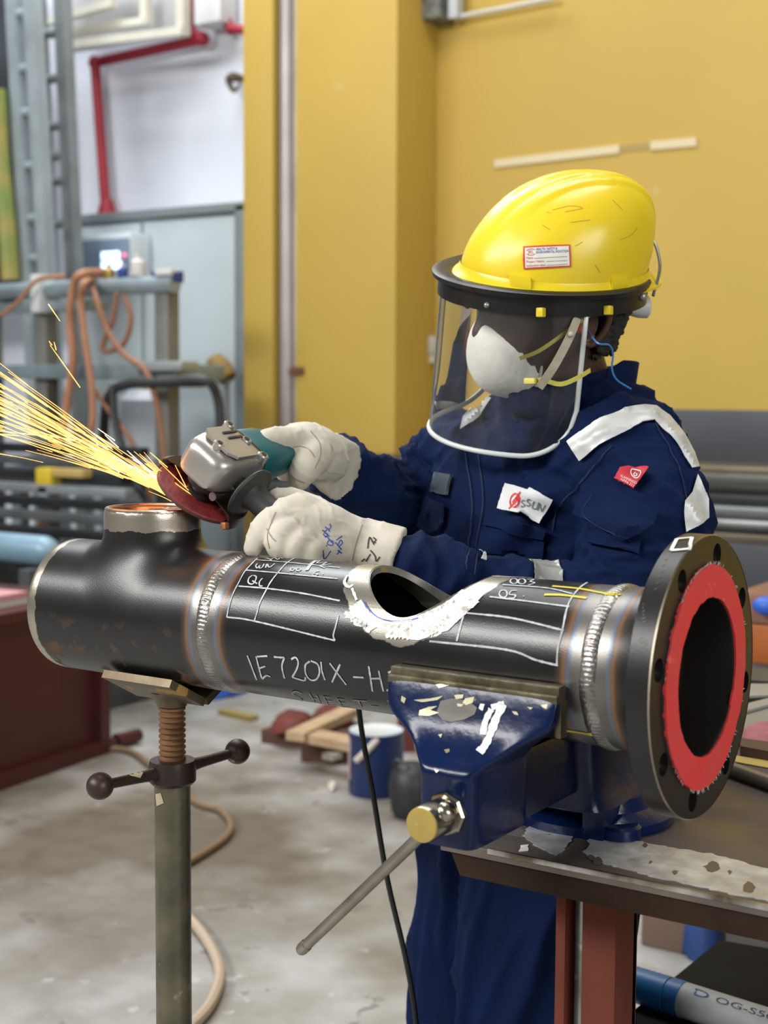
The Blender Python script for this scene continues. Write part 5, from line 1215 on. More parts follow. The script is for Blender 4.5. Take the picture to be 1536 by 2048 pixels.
# white box between the red pipes
wb = thing('junction_box', 'white junction box high on the wall between the red pipes', 'box', ony(412, 20, 4.95))
bm = B(); bpx(bm, 387, -60, 440, 46, 4.93, .15, .012); obj('body', bm, M('box_white', (0.66, 0.66, 0.68), 0.5), wb, 30)
# small rusty hook on the wall
bm = B(); tube(bm, [ony(484, 158, 5.06), ony(466, 154, 5.0), ony(458, 162, 5.0), ony(468, 182, 5.0), ony(480, 168, 5.0)], [.022, .028, .022, .012, .008], 8, 4); tag(obj('wall_hook', bm, M('hook_brown', (0.10, 0.075, 0.045), 0.7)), 'small brown hook on the white wall by the column', 'hook')
# cream support frame at the top
fr = thing('support_frame', 'cream steel bracket frame high on the white wall', 'bracket', ony(240, 60, 4.7))
for k, (a, b_, w) in enumerate((((66, -40), (66, 78), .055), ((82, 48), (228, 6), .045), ((125, -40), (128, 92), .05), ((128, 92), (368, 62), .045), ((366, -40), (366, 72), .055), ((150, 62), (290, 42), .04), ((292, -40), (292, 50), .05), ((150, -20), (290, -30), .04))):
    bm = B(); pa = ony(*a, 4.62+.02*k); pb = ony(*b_, 4.62+.02*k); d = (pb-pa).normalized(); s = V((0, 1, 0)); u = d.cross(s)
    prism(bm, [pa+u*w/2-s*w/2, pa-u*w/2-s*w/2, pa-u*w/2+s*w/2, pa+u*w/2+s*w/2], pb-pa); obj('bar', bm, cream, fr, 30)
bm = B(); bpx(bm, 135, -50, 360, 84, 4.86, .05, .004); obj('back_panel', bm, M('panel_grey', (0.42, 0.43, 0.44), 0.5, 0, var=0.15), fr, 30)
# cable ladders
def ladder(label, x0, x1, lean, Yl, ys, m):
    t = thing('cable_ladder', label, 'cable ladder', ony((x0+x1)/2, 700, Yl))
    for x in (x0, x1):
        bm = B(); a = ony(x, -80, Yl); b_ = ony(x+lean, 600, Yl); b_ = a+(b_-a)*1.9; prism(bm, [a+V((-.035, 0, 0)), a+V((.035, 0, 0)), a+V((.035, .07, 0)), a+V((-.035, .07, 0))], b_-a); obj('rail', bm, m, t, 30)
    for y in ys:
        bm = B(); u = lean*(y+80)/680; a = ony(x0+u, y, Yl+.03); b_ = ony(x1+u, y-4, Yl+.03); cyl(bm, a, b_, .026, seg=10); obj('rung', bm, m, t)
    return t
ladder('pale blue-grey cable ladder standing at the far side of the white wall', 14, 50, 38, 4.05, [30, 140, 228, 335, 440, 520], galv)
ladder('grey cable ladder behind the pale one, next to the red pipe', 62, 112, 30, 4.30, [70, 160, 255, 315, 365, 450], M('grey_channel', (0.24, 0.265, 0.27), 0.5, 0.3, var=0.2))
bm = B(); bpx(bm, -160, -60, 22, 620, 4.5, .05); tag(obj('dark_band_board', bm, M('dark_board', (0.02, 0.022, 0.028), 0.6, 0, vscale=3, col2=(0.045, 0.05, 0.06)), None, 0), 'plain dark board behind the pale cable ladder', 'board')  # plain board put in for an unidentified dark band at far left
bm = B(); tube(bm, [ony(-6, 180, 4.0), ony(2, 330, 4.0), ony(14, 450, 4.0), ony(22, 560, 4.0)], .05, 8, 4); tag(obj('strap', bm, M('olive_strap', (0.30, 0.24, 0.06), 0.6, 0, vscale=6, col2=(0.12, 0.2, 0.04))), 'olive strap hanging beside the dark board', 'strap')
# ------------------------------------------------------------------ steel storage rack with hoses
Yk = 3.55; rack = thing('storage_rack', 'grey steel rack holding hoses and fittings before the cabinet', 'rack', ony(200, 900, Yk))
blue_g = M('rack_blue_grey', (0.30, 0.37, 0.40), 0.4, 0.4, vscale=5, col2=(0.20, 0.25, 0.27))
bm = B(); a = ony(-60, 590, Yk); b_ = ony(350, 568, Yk); cyl(bm, V((a.x, Yk, b_.z)), V((b_.x, Yk, b_.z)), .040, seg=18); obj('top_tube', bm, blue_g, rack)
bm = B(); box(bm, (a.x, Yk-.02, b_.z-.10), (b_.x-.5, Yk+.10, b_.z-.055), .006); obj('top_channel', bm, blue_g, rack, 30)
bm = B(); bpx(bm, 60, 548, 78, 625, Yk-.06, .10, .008); obj('bracket', bm, M('rack_white', (0.55, 0.58, 0.57), 0.5), rack, 30)
z2 = ony(200, 742, Yk).z
bm = B(); box(bm, (a.x, Yk-.05, z2-.035), (ony(362, 742, Yk).x, Yk+.30, z2+.03), .008); obj('shelf', bm, blue_g, rack, 30)
z3 = ony(200, 960, Yk).z
bm = B(); box(bm, (a.x, Yk-.10, z3-.04), (ony(350, 960, Yk).x, Yk+.45, z3+.03), .008); obj('shelf', bm, dgrey, rack, 30)
for px in (-30, 80, 322):
    bm = B(); x = ony(px, 700, Yk).x; box(bm, (x-.04, Yk+.0, 0), (x+.04, Yk+.08, b_.z+.0), .006); obj('post', bm, M('rack_post', (0.20, 0.205, 0.19), 0.5, 0.3, var=0.2), rack, 30)
for px, py in ((60, 1000), (240, 1000)):
    bm = B(); x = ony(px, py, Yk).x; box(bm, (x-.03, Yk-.09, 0), (x+.03, Yk-.03, z3), .004); obj('leg', bm, galv, rack, 30)
# hoses hanging over the rack
hose_m = M('orange_hose', (0.40, 0.19, 0.10), 0.55, 0, vscale=8, col2=(0.30, 0.13, 0.07)); hose_b = M('brown_hose', (0.28, 0.13, 0.07), 0.6, 0, var=0.2)
def hose(label, px, Y, r, m, grp='hoses hanging on the rack'):
    pts = []
    for q in px: pts.append(ony(q[0], q[1], Y if len(q) < 3 else q[2]))
    bm = B(); tube(bm, pts, r, 8, 5); tag(obj('rubber_hose', bm, m), label, 'hose', grp)
Yh = 3.44
hose('thick bundle-like orange hose looped over the rack tube, falling to the lower shelf', [(205, 545, 3.62), (165, 548), (148, 570), (140, 640), (146, 720), (135, 800), (120, 900), (95, 1000), (70, 1090), (45, 1150)], Yh, .020, hose_m)
hose('orange hose beside the thick one, curving inward below the tube', [(190, 560, 3.62), (170, 565), (162, 600), (170, 680), (182, 760), (186, 830), (180, 870)], Yh-.05, .016, hose_m)
hose('brown hose slanting from the tube towards the cabinet foot', [(180, 560, 3.62), (190, 590), (215, 660), (250, 710), (290, 740), (312, 800), (322, 860), (330, 930)], Yh, .014, hose_b)
hose('brown hose crossing behind the slanting hose above the shelf', [(235, 585), (225, 640), (205, 700), (245, 690), (262, 640), (250, 590)], Yh+.03, .013, hose_b)
hose('thin brown hose dropping from the shelf to the dark bars', [(190, 780), (225, 830), (255, 870), (290, 940), (300, 1000)], Yh, .012, hose_b)
hose('pale orange hose running sideways under the rack tube', [(-20, 640), (10, 625), (40, 600), (75, 560), (130, 552)], Yh, .010, hose_m)
bkc = M('black_cable', (0.02, 0.021, 0.022), 0.5)
bm = B(); tube(bm, [ony(205, 900, 3.5), ony(215, 800, 3.45), ony(250, 770, 3.42), ony(330, 765, 3.42), ony(410, 760, 3.45), ony(436, 800, 3.5), ony(440, 880, 3.5), ony(436, 1000, 3.5)], .022, 8, 5); tag(obj('black_hose', bm, bkc), 'black hose arched below the middle shelf of the rack', 'hose')
bm = B(); tube(bm, [ony(225, 770, 3.42), ony(232, 850, 3.42), ony(262, 940, 3.42), ony(300, 1010, 3.42), ony(330, 1030, 3.45)], .018, 8, 5); tag(obj('black_hose', bm, bkc), 'black hose hanging steeply towards the tee branch', 'hose')
# fittings on the tube and shelf
def bottle(label, x, y, Y, r, h, body, cap):
    t = thing('bottle', label, 'bottle', ony(x, y, Y)); b0_ = ony(x, y, Y); bm = B(); lathe(bm, b0_, (0, 0, 1), [(0, r*.95), (.004, r), (h*.65, r), (h*.8, r*.45), (h*.85, r*.4)], 16); obj('body', bm, body, t)
    bm = B(); lathe(bm, b0_+V((0, 0, h*.84)), (0, 0, 1), [(0, r*.5), (h*.16, r*.5)], 12); obj('cap', bm, cap, t)
wpl = M('white_plastic', (0.6, 0.6, 0.58), 0.5); bpl = M('blue_plastic', (0.015, 0.05, 0.22), 0.4); brass = M('brass', (0.42, 0.30, 0.10), 0.35, 0.8)
Yt = 3.56
bottle('white bottle standing on the rack tube under the display', 276, 553, Yt, .035, .10, wpl, wpl)
bottle('small brass-coloured fitting bottle on the rack tube', 218, 560, Yt, .028, .07, brass, dgrey)
bottle('small blue bottle next to the brass fitting', 246, 556, Yt, .026, .06, bpl, wpl)
bm = B(); bpx(bm, 302, 540, 345, 566, Yt-.03, .08, .012); t = obj('tool_case', bm, bpl, None, 30); tag(t, 'navy tool case with white lid at the end of the rack tube', 'case')
bm = B(); bpx(bm, 308, 538, 340, 551, Yt-.045, .07, .008); obj('lid', bm, wpl, t, 30)
bm = B(); bpx(bm, 262, 722, 362, 742, Yk-.10, .12, .01); tag(obj('steel_channel', bm, M('channel_light', (0.42, 0.46, 0.47), 0.35, 0.5, var=0.2), None, 30), 'short bright steel channel lying on the middle shelf', 'channel')
bm = B(); bpx(bm, 355, 755, 395, 775, Yk-.08, .06, .01); tag(obj('clamp', bm, M('clamp_red', (0.35, 0.06, 0.03), 0.5, 0, vscale=10, col2=(0.06, 0.06, 0.06)), None, 30), 'small red clamp at the end of the middle shelf', 'clamp')
# welding machine under the shelf
wm_ = thing('gas_tank', 'light grey rounded tank behind the black hoses', 'tank', V((ony(300, 1000, 4.25).x, 4.25, 0))); bm = B(); q = ony(300, 1040, 4.25); lathe(bm, V((q.x, 4.25, 0.0)), (0, 0, 1), [(0, .14), (.62, .15), (ony(300, 800, 4.25).z, .15), (ony(300, 780, 4.25).z, .10)], 24); obj('shell', bm, M('tank_grey', (0.40, 0.43, 0.47), 0.45, 0, var=0.1), wm_)
bm = B(); lathe(bm, V((q.x, 4.25, ony(300, 781, 4.25).z)), (0, 0, 1), [(-.01, .03), (.05, .03), (.06, .02)], 12); obj('valve', bm, brass, wm_)
# brush leaning by the cabinet
br = thing('hand_brush', 'tan hand brush standing against the cabinet corner post', 'brush', ony(448, 800, 4.5)); bm = B(); pa = ony(428, 718, 4.5); pb = ony(456, 758, 4.5); d = (pb-pa).normalized(); tube(bm, [pa, (pa+pb)/2, pb], [.045, .06, .05], 10, 2); obj('bristle_block', bm, M('brush_tan', (0.30, 0.19, 0.06), 0.8, 0, var=0.3, vscale=10), br)
bm = B(); tube(bm, [pb, ony(452, 800, 4.52), V((ony(452, 1000, 4.55).x, 4.60, 0.02))], .018, 8, 2); obj('handle', bm, galv, br)
# dark steel bars stacked on the lower shelf
bar_ms = [M('bar_dark', (0.03, 0.033, 0.037), 0.42, 0.5, var=0.3), M('bar_grey', (0.16, 0.18, 0.19), 0.4, 0.6, var=0.3), M('bar_pale', (0.34, 0.37, 0.39), 0.4, 0.5, var=0.2)]
names = ['lowest', 'second', 'third', 'fourth', 'fifth', 'sixth', 'seventh', 'eighth']
for k, (y0, x1, mi) in enumerate(((1105, 300, 0), (1068, 330, 0), (1034, 290, 1), (1006, 320, 0), (978, 250, 2), (950, 240, 0), (924, 330, 1), (898, 280, 0))):
    bm = B(); bpx(bm, -90, y0-9, x1, y0+9, 2.85+.07*k, .06, .004); tag(obj('steel_bar', bm, bar_ms[mi], None, 30), f'long steel bar under the sparks, {names[k]} from the floor up', 'bar', 'steel bars stacked under the rack')
sup = thing('bar_support', 'pair of steel trestles carrying the stacked bars', 'trestle', ony(100, 1200, 3.3))
for px in (30, 230):
    bm = B(); x = ony(px, 1000, 3.0).x; zu = ony(px, 1114, 2.85).z; box(bm, (x-.03, 2.84, 0), (x+.03, 3.40, zu), .004); box(bm, (x-.03, 2.50, 0), (x+.03, 2.845, ony(112, 1104, 2.62).z-.061), .004); obj('upright', bm, dgrey, sup, 30)
yb = M('clamp_yellow', (0.62, 0.45, 0.03), 0.5, 0, var=0.15)
cl = thing('yellow_clamp', 'yellow clamp hanging on the steel bars below the sparks', 'clamp', ony(84, 975, 3.15)); bm = B(); bpx(bm, 70, 936, 100, 972, 3.13, .075, .01); obj('body', bm, yb, cl, 30)
bm = B(); bpx(bm, 100, 938, 165, 955, 3.14, .06, .006); obj('jaw', bm, M('clamp_tan', (0.45, 0.32, 0.10), 0.6), cl, 30)
bm = B(); bpx(bm, 74, 972, 94, 1020, 3.13, .03, .006); obj('grip', bm, galv, cl, 30)
gcl = thing('gas_cylinder', 'pale blue gas cylinder lying behind the maroon box', 'cylinder', ony(50, 1105, 2.62)); bm = B(); q = ony(-40, 1102, 2.62); r_ = ony(112, 1104, 2.62); lathe(bm, V((q.x, 2.62, r_.z)), (1, 0, 0), [(0, .06), (r_.x-q.x-.06, .06), (r_.x-q.x-.02, .045), (r_.x-q.x, .02)], 20); obj('shell', bm, M('cyl_blue', (0.22, 0.36, 0.46), 0.4, 0.1, var=0.15), gcl)
bm = B(); lathe(bm, V((r_.x, 2.62, r_.z)), (1, 0, 0), [(-.01, .022), (.05, .022), (.06, .014)], 12); obj('valve', bm, brass, gcl)
# ------------------------------------------------------------------ maroon steel box on the floor
mb = M('maroon_paint', (0.075, 0.012, 0.011), 0.5, 0, vscale=3, col2=(0.055, 0.010, 0.010), bump=0.1)
f0 = onz(206, 1502, 0.0); f1_ = onz(0, 1573, 0.0); dY = (f0-f1_).normalized(); nX = V((dY.y, -dY.x, 0)); zt = 0.0
r_ = ray(206, 1190); t_ = ((f0.x-CP.x)*RH.x+(f0.y-CP.y)*RH.y)  # top height where the corner meets row 1190
dist = (f0-CP).dot(FH); zt = CP.z+ (r_.z/ r_.dot(FH))*dist
mbx = thing('steel_box', 'maroon painted steel box on the floor with sheets on top', 'box', f0-nX*.3-dY*.6)
a = f0; b_ = f0-dY*1.5
bm = B(); prism(bm, [b_, a, a-nX*.9, b_-nX*.9], (0, 0, zt)); obj('body', bm, mb, mbx, 30)
bm = B(); prism(bm, [b_+nX*.03+UZ*(zt-.03), a+nX*.03+dY*.02+UZ*(zt-.03), a-nX*.92+dY*.02+UZ*(zt-.03), b_-nX*.92+UZ*(zt-.03)], (0, 0, .035)); obj('lid_rim', bm, mb, mbx, 30)
bm = B(); prism(bm, [b_+nX*.04, a+nX*.04+dY*.03, a+dY*.03, b_], (0, 0, .045)); obj('base_strip', bm, mb, mbx, 30)
for k in (0.0, .72):
    bm = B(); q = a-dY*k; prism(bm, [q+nX*.035, q+nX*.035-dY*.05, q-dY*.05, q], (0, 0, zt-.03)); obj('corner_post', bm, mb, mbx, 30)
bm = B(); tube(bm, [a+dY*.05+nX*.02+UZ*.03, a+dY*.16+nX*.04+UZ*.03], .026, 8, 0); obj('foot_lug', bm, mb, mbx)
for k, (c, dz, lbl) in enumerate((((0.60, 0.58, 0.58), .0, 'pinkish white sheet stack on the maroon box'), ((0.62, 0.30, 0.33), .02, 'pink folded cloth on the sheets of the maroon box'))):
    bm = B(); z = zt+.006+dz; w = .28-.1*k; q = a-dY*(.42)-nX*.16; prism(bm, [q-dY*w-nX*w+UZ*z, q-dY*w+nX*.1+UZ*z, q+dY*.1+nX*.1+UZ*z, q+dY*.1-nX*w+UZ*z], (0, 0, .022)); bevel_all(bm, .006); tag(obj('sheet_stack' if k == 0 else 'folded_cloth', bm, M('sheet_%s' % 'ab'[k], c, 0.7, 0, var=0.1), None, 30), lbl, 'sheet' if k == 0 else 'cloth')
# ------------------------------------------------------------------ things on the floor
def lump(nm, pts, h, m, label, cat, n=26, seed=0):
    """low crumpled cloth"""
    bm = B(); c = sum((V(p) for p in pts), V())/len(pts); rings = []
    out = catmull([V(p) for p in pts]+[V(pts[0])], 5)[:-1]
    for s, z in ((1, .003), (.9, h*.7), (.6, h), (.25, h*.8)):
        rings.append([bm.verts.new(c+(p-c)*s+UZ*(z+h*.35*noise.noise(p*14+V((seed, s*4, 0))))) for p in out])
    k_ = len(out)
    for A_, B_ in zip(rings, rings[1:]):
        for i in range(k_): bm.faces.new((A_[i], A_[(i+1) % k_], B_[(i+1) % k_], B_[i]))
    bm.faces.new(rings[-1]); bm.faces.new(rings[0][::-1]); return tag(obj(nm, bm, m, None, 60), label, cat)
lump('blue_cloth', [onz(x, y, 0) for x, y in ((360, 1385), (380, 1360), (460, 1362), (500, 1382), (450, 1398), (400, 1402))], .06, M('cloth_blue', (0.02, 0.09, 0.42), 0.7, 0, var=0.3, vscale=9), 'bright blue cloth on the floor behind the stand head', 'cloth')
lump('white_sack', [onz(x, y, 0) for x, y in ((205, 1378), (240, 1362), (275, 1370), (262, 1384), (225, 1388))], .08, M('sack_white', (0.55, 0.55, 0.55), 0.7), 'small white sack on the floor by the maroon box', 'sack', seed=3)
lump('dark_rag', [onz(x, y, 0) for x, y in ((215, 1360), (300, 1340), (380, 1355), (350, 1380), (260, 1382))], .14, M('rag_dark', (0.03, 0.04, 0.05), 0.8), 'dark rag heap on the floor behind the white sack', 'rag', seed=5)
def plank(label, a, b_, w, h, z, m, nm='timber_plank', cat='plank', grp='timber scraps beside the paint can'):
    pa = onz(*a, z); pb = onz(*b_, z); d = (pb-pa).normalized(); s = UZ.cross(d)*w/2; bm = B(); prism(bm, [pa-s, pa+s, pb+s, pb-s], (0, 0, h)); bevel_all(bm, .004, 1); tag(obj(nm, bm, m, None, 30), label, cat, grp)
wood = M('pale_timber', (0.50, 0.36, 0.22), 0.7, 0, vscale=14, col2=(0.40, 0.27, 0.15)); dwood = M('brown_timber', (0.10, 0.045, 0.03), 0.8, 0, var=0.4, vscale=10)
plank('yellow strip of timber lying alone on the grey floor', (445, 1428), (508, 1442), .05, .02, .0, M('strip_yellow', (0.32, 0.25, 0.08), 0.6), 'timber_strip', 'strip', None)
plank('dark red-brown timber board under the pale planks', (560, 1470), (720, 1490), .28, .05, .0, dwood)
plank('brown timber block at the bottom of the scrap pile', (610, 1515), (700, 1520), .12, .10, .0, dwood)
plank('pale timber plank slanting across the scrap pile', (590, 1482), (705, 1428), .07, .03, .11, wood)
plank('pale timber plank lying flat towards the paint can', (620, 1480), (720, 1500), .09, .03, .10, wood)
plank('short pale offcut leaning in front of the pile', (655, 1520), (705, 1505), .05, .02, .02, M('offcut_white', (0.6, 0.57, 0.5), 0.6))
for k, (x, y, l) in enumerate(((575, 1455, 'maroon scrap piece topping the timber pile, nearer the stand'), (655, 1442, 'maroon scrap piece topping the timber pile, nearer the paint can'))):
    lump('painted_scrap', [onz(x+dx, y+dy, .06) for dx, dy in ((-35, 6), (-10, -14), (40, -10), (50, 4), (10, 14))], .05, M('scrap_maroon', (0.14, 0.025, 0.02), 0.7, 0, var=0.3, vscale=9), l, 'scrap', seed=k)
can = thing('paint_can', 'dark blue paint can with white lid and label on the floor', 'can', onz(752, 1590, 0)); c0_ = onz(752, 1584, 0)
rc = 55*(c0_-CP).dot(CF)/FPX; hc = CP.z-(CP-P(752, 1452, (c0_-CP).dot(CF))).z; hc = P(752, 1458, (c0_-CP).dot(CF)).z
bm = B(); lathe(bm, c0_, (0, 0, 1), [(0, rc*.97), (.006, rc), (hc-.008, rc), (hc-.004, rc*1.03), (hc, rc*1.03)], 32); obj('body', bm, M('can_blue', (0.008, 0.028, 0.13), 0.35, 0, var=0.2, vscale=8), can)
bm = B(); lathe(bm, c0_+UZ*hc, (0, 0, 1), [(-.002, rc*.98), (.003, rc*.98), (.003, rc*.85), (.001, rc*.82), (.001, 0)], 32); obj('lid', bm, M('can_lid', (0.62, 0.66, 0.68), 0.4), can)
bm = B(); rr = rc*1.01; vs = []
for k in range(9):
    a_ = math.radians(196+k*5); d = V((math.cos(a_), math.sin(a_), 0)); vs.append((c0_+d*rr+UZ*hc*.25, c0_+d*rr+UZ*hc*.9))
lo = [bm.verts.new(a_) for a_, _ in vs]; hi = [bm.verts.new(b__) for _, b__ in vs]
for k in range(8): bm.faces.new((lo[k], lo[k+1], hi[k+1], hi[k]))
obj('label', bm, M('can_label', (0.60, 0.62, 0.66), 0.5, 0, vscale=30, col2=(0.45, 0.2, 0.2)), can)
dpt = (c0_-CP).dot(CF)-rc-.01
bm = B(); tube(bm, [P(712, 1522, dpt), P(735, 1500, dpt-.01), P(755, 1478, dpt)], .011, 8, 3); obj('handle', bm, M('can_handle', (0.55, 0.50, 0.42), 0.5), can)
plank('dark red steel offcut standing behind the paint can', (795, 1500), (830, 1500), .06, .30, .0, M('scrap_maroon', (0, 0, 0)), 'steel_offcut', 'offcut', None)
bk = thing('black_bucket', 'black rounded bucket half hidden behind the vise', 'bucket', onz(822, 1640, 0)); q = onz(822, 1632, 0); bm = B(); lathe(bm, q, (0, 0, 1), [(0, .05), (.02, .062), (.09, .07), (.14, .062), (.165, .035), (.168, 0)], 24); obj('shell', bm, M('bucket_black', (0.022, 0.024, 0.028), 0.5), bk)
bm = B(); tube(bm, [q+V((-.06, 0, .12)), q+V((-.02, -.05, .185)), q+V((.06, -.01, .12))], .004, 6, 5); obj('handle', bm, dgrey, bk)
lump('pebble', [onz(x, y, 0) for x, y in ((655, 1575), (668, 1570), (672, 1580), (662, 1586))], .02, M('pebble_pale', (0.6, 0.52, 0.45), 0.7), 'pale pebble-sized crumb on the floor before the paint can', 'pebble')
# hoses on the floor
bm = B(); tube(bm, [onz(x, y, .012) for x, y in ((160, 1500), (250, 1500), (300, 1530), (385, 1600), (440, 1620), (462, 1650), (445, 1680), (380, 1722), (345, 1738))], .011, 8, 5); tag(obj('floor_hose', bm, M('floor_hose_brown', (0.20, 0.13, 0.07), 0.6)), 'brown hose curving on the floor behind the stand pole', 'hose')
bm = B(); tube(bm, [onz(x, y, .014) for x, y in ((330, 1800), (380, 1838), (420, 1890), (440, 1945), (425, 2000), (390, 2045), (300, 2120))], .0125, 8, 5); tag(obj('floor_hose', bm, M('floor_hose_beige', (0.46, 0.36, 0.27), 0.6)), 'beige hose looping on the floor beside the stand foot', 'hose')

# ================================================================== background: yellow wall and steel stock
bm = B(); bpx(bm, 838, 672, 868, 708, YW-.06, .06, .008); sw = obj('switch_box', bm, M('switch_grey', (0.46, 0.45, 0.40), 0.5), None, 30); tag(sw, 'small grey switch box low in the corner of the yellow wall', 'switch')
bm = B(); bpx(bm, 850, 706, 866, 726, YW-.05, .05, .004); obj('conduit_stub', bm, cream, sw, 30)
lb = thing('wall_lamp', 'dark lamp bracket with thin white arm at the top of the yellow wall', 'lamp', ony(858, 20, YW-.1)); bm = B(); bpx(bm, 836, -30, 880, 38, YW-.14, .14, .01); obj('housing', bm, M('lamp_dark', (0.05, 0.055, 0.05), 0.5, 0, vscale=20, col2=(0.2, 0.2, 0.17)), lb, 30)
bm = B(); bpx(bm, 896, -40, 914, 36, YW-.10, .06, .004); obj('end_cap', bm, M('lamp_grey', (0.5, 0.52, 0.55), 0.5), lb, 30)
bm = B(); tube(bm, [ony(905, 36, YW-.06), ony(1010, 16, YW-.06), ony(1110, -4, YW-.06)], .012, 8, 0); obj('arm', bm, cream, lb)
for k, (a, b_, l) in enumerate((((990, 328), (1240, 298), 'long pale strip fixed level on the yellow wall'), ((1302, 292), (1394, 284), 'short pale strip fixed on the yellow wall above the helmet'))):
    bm = B(); pa, pb = ony(*a, YW), ony(*b_, YW); prism(bm, [pa+V((0, -.008, -.018)), pb+V((0, -.008, -.018)), pb+V((0, -.008, .018)), pa+V((0, -.008, .018))], (0, .01, 0)); tag(obj('wall_strip', bm, M('strip_cream', (0.62, 0.52, 0.32), 0.6), None, 30), l, 'strip')
bm = B(); pa, pb = ony(1240, 298, YW), ony(1302, 292, YW); prism(bm, [pa+V((0, -.003, -.014)), pb+V((0, -.003, -.014)), pb+V((0, -.003, .014)), pa+V((0, -.003, .014))], (0, .004, 0)); tag(obj('glue_mark', bm, M('glue_brown', (0.36, 0.25, 0.08), 0.7), None, 30), 'brown glue mark between the two pale wall strips', 'mark')
# stacked dark steel behind the worker
slate = M('slate_steel', (0.050, 0.055, 0.065), 0.55, 0.2, vscale=2.5, col2=(0.075, 0.08, 0.09))
bm = B(); bpx(bm, 1250, 822, 1900, 935, 3.9, .10, .006); tag(obj('steel_sheet', bm, slate, None, 30), 'dark slate steel sheet standing on edge behind the worker', 'sheet')
cols = [((0.16, 0.14, 0.09), 'tan'), ((0.12, 0.125, 0.115), 'grey'), ((0.02, 0.025, 0.022), 'black'), ((0.028, 0.033, 0.032), 'dark green'), ((0.22, 0.25, 0.24), 'pale grey'), ((0.035, 0.035, 0.038), 'charcoal'), ((0.38, 0.38, 0.38), 'bright'), ((0.02, 0.02, 0.02), 'sooty'), ((0.13, 0.11, 0.075), 'brown')]
yy = 938
for k, ((c, nm), h) in enumerate(zip(cols, (16, 22, 20, 24, 16, 12, 12, 16, 20))):
    bm = B(); bpx(bm, 1300, yy, 1900, yy+h, 3.6-.03*k, .35, .006); tag(obj('steel_plate', bm, M('plate_%s' % nm.replace(' ', '_'), c, 0.42, 0.5, var=0.3, vscale=6), None, 30), f'{nm} steel plate stacked below the slate sheet behind the worker', 'plate', 'steel plates stacked behind the worker'); yy += h
sk_ = thing('stock_rack', 'dark rack carrying the steel plates behind the worker', 'rack', ony(1450, 1200, 3.5)); 
bm = B(); bpx(bm, 1290, yy, 1900, yy+90, 3.34, .55, .006); obj('cross_beam', bm, M('rack_slate', (0.045, 0.05, 0.062), 0.6), sk_, 30)
for px in (1330, 1480, 1700):
    bm = B(); x = ony(px, 1200, 3.5).x; box(bm, (x-.05, 3.4, 0), (x+.05, 3.8, ony(px, yy+80, 3.4).z), .006); obj('post', bm, dgrey, sk_, 30)
yy = 914
for k, (c, h, l) in enumerate((((0.035, 0.042, 0.055), 22, 'slate steel plate topping the stack between arm and column'), ((0.13, 0.125, 0.10), 14, 'tan-grey steel plate second in the stack beside the column'), ((0.03, 0.03, 0.035), 22, 'black steel plate third in the stack beside the column'), ((0.10, 0.105, 0.11), 18, 'grey steel plate fourth in the stack beside the column'), ((0.02, 0.022, 0.026), 40, 'thick black steel plate at the base of the stack beside the column'))):
    bm = B(); bpx(bm, 505, yy, 930, yy+h, 3.85-.02*k, .34, .006); tag(obj('steel_plate', bm, M('cplate_%d' % k, c, 0.45, 0.4, var=0.25, vscale=6), None, 30), l, 'plate', 'steel plates stacked beside the column'); yy += h
ck = thing('stock_rack', 'dark low rack carrying the plates beside the yellow column', 'rack', ony(700, 1200, 3.8))
bm = B(); bpx(bm, 505, yy, 930, yy+60, 3.74, .45, .006); obj('cross_beam', bm, dgrey, ck, 30)
for px in (540, 720, 900):
    bm = B(); x = ony(px, 1200, 3.8).x; box(bm, (x-.05, 3.76, 0), (x+.05, 4.14, ony(px, yy+50, 3.76).z), .006); obj('post', bm, dgrey, ck, 30)
# far right: orange crate and blue bottle beyond the bench
orc = thing('orange_crate', 'orange-brown crate seen past the flange rim', 'crate', ony(1540, 1300, 1.9)); bm = B(); bpx(bm, 1470, 1250, 1640, 1340, 1.9, .4, .01); obj('lower_box', bm, M('crate_orange', (0.40, 0.10, 0.012), 0.5, 0, var=0.2), orc, 30)
bm = B(); bpx(bm, 1468, 1190, 1645, 1252, 1.89, .42, .01); obj('upper_box', bm, M('crate_brown', (0.22, 0.10, 0.06), 0.6, 0, var=0.2), orc, 30)
q0 = ony(1540, 1340, 1.9).z
bm = B(); bpx(bm, 1455, 1340, 1660, 1360, 1.84, .5, .006); obj('crate_stand', bm, dgrey, orc, 30)
for px in (1462, 1640):
    bm = B(); x = ony(px, 1300, 1.9).x; box(bm, (x-.02, 1.9, 0), (x+.02, 2.3, q0-.01), .004); obj('leg', bm, dgrey, orc, 30)
bm = B(); q = ony(1534, 1212, 1.86); sphere(bm, q, .028, 16, 10, (1.2, 1, .8)); tag(obj('blue_bag', bm, M('bag_blue', (0.02, 0.10, 0.5), 0.5)), 'small bright blue bag in front of the crate', 'bag')

# ================================================================== loose things on and under the bench
def flat(nm, label, cat, px, z, th, m, grp=None):
    bm = B(); prism(bm, [onz(x, y, z) for x, y in px], (0, 0, th)); bevel_all(bm, .0008, 1); return tag(obj(nm, bm, m, None, 30), label, cat, grp)
lt = M('offcut_light', (0.42, 0.43, 0.42), 0.4, 0.4, var=0.2, vscale=12); dkp = M('offcut_dark', (0.07, 0.07, 0.068), 0.5, 0.3, var=0.2)
flat('sheet_offcut', 'dark flat offcut lying at the back of the bench beside the flange', 'offcut', [(1440, 1338), (1640, 1352), (1640, 1378), (1440, 1362)], ZT+.001, .006, dkp, 'sheet offcuts on the bench')
flat('sheet_offcut', 'pale grey offcut behind the flange rim, farthest of the pale ones', 'offcut', [(1450, 1372), (1600, 1372), (1610, 1392), (1450, 1398)], ZT+.001, .004, lt, 'sheet offcuts on the bench')
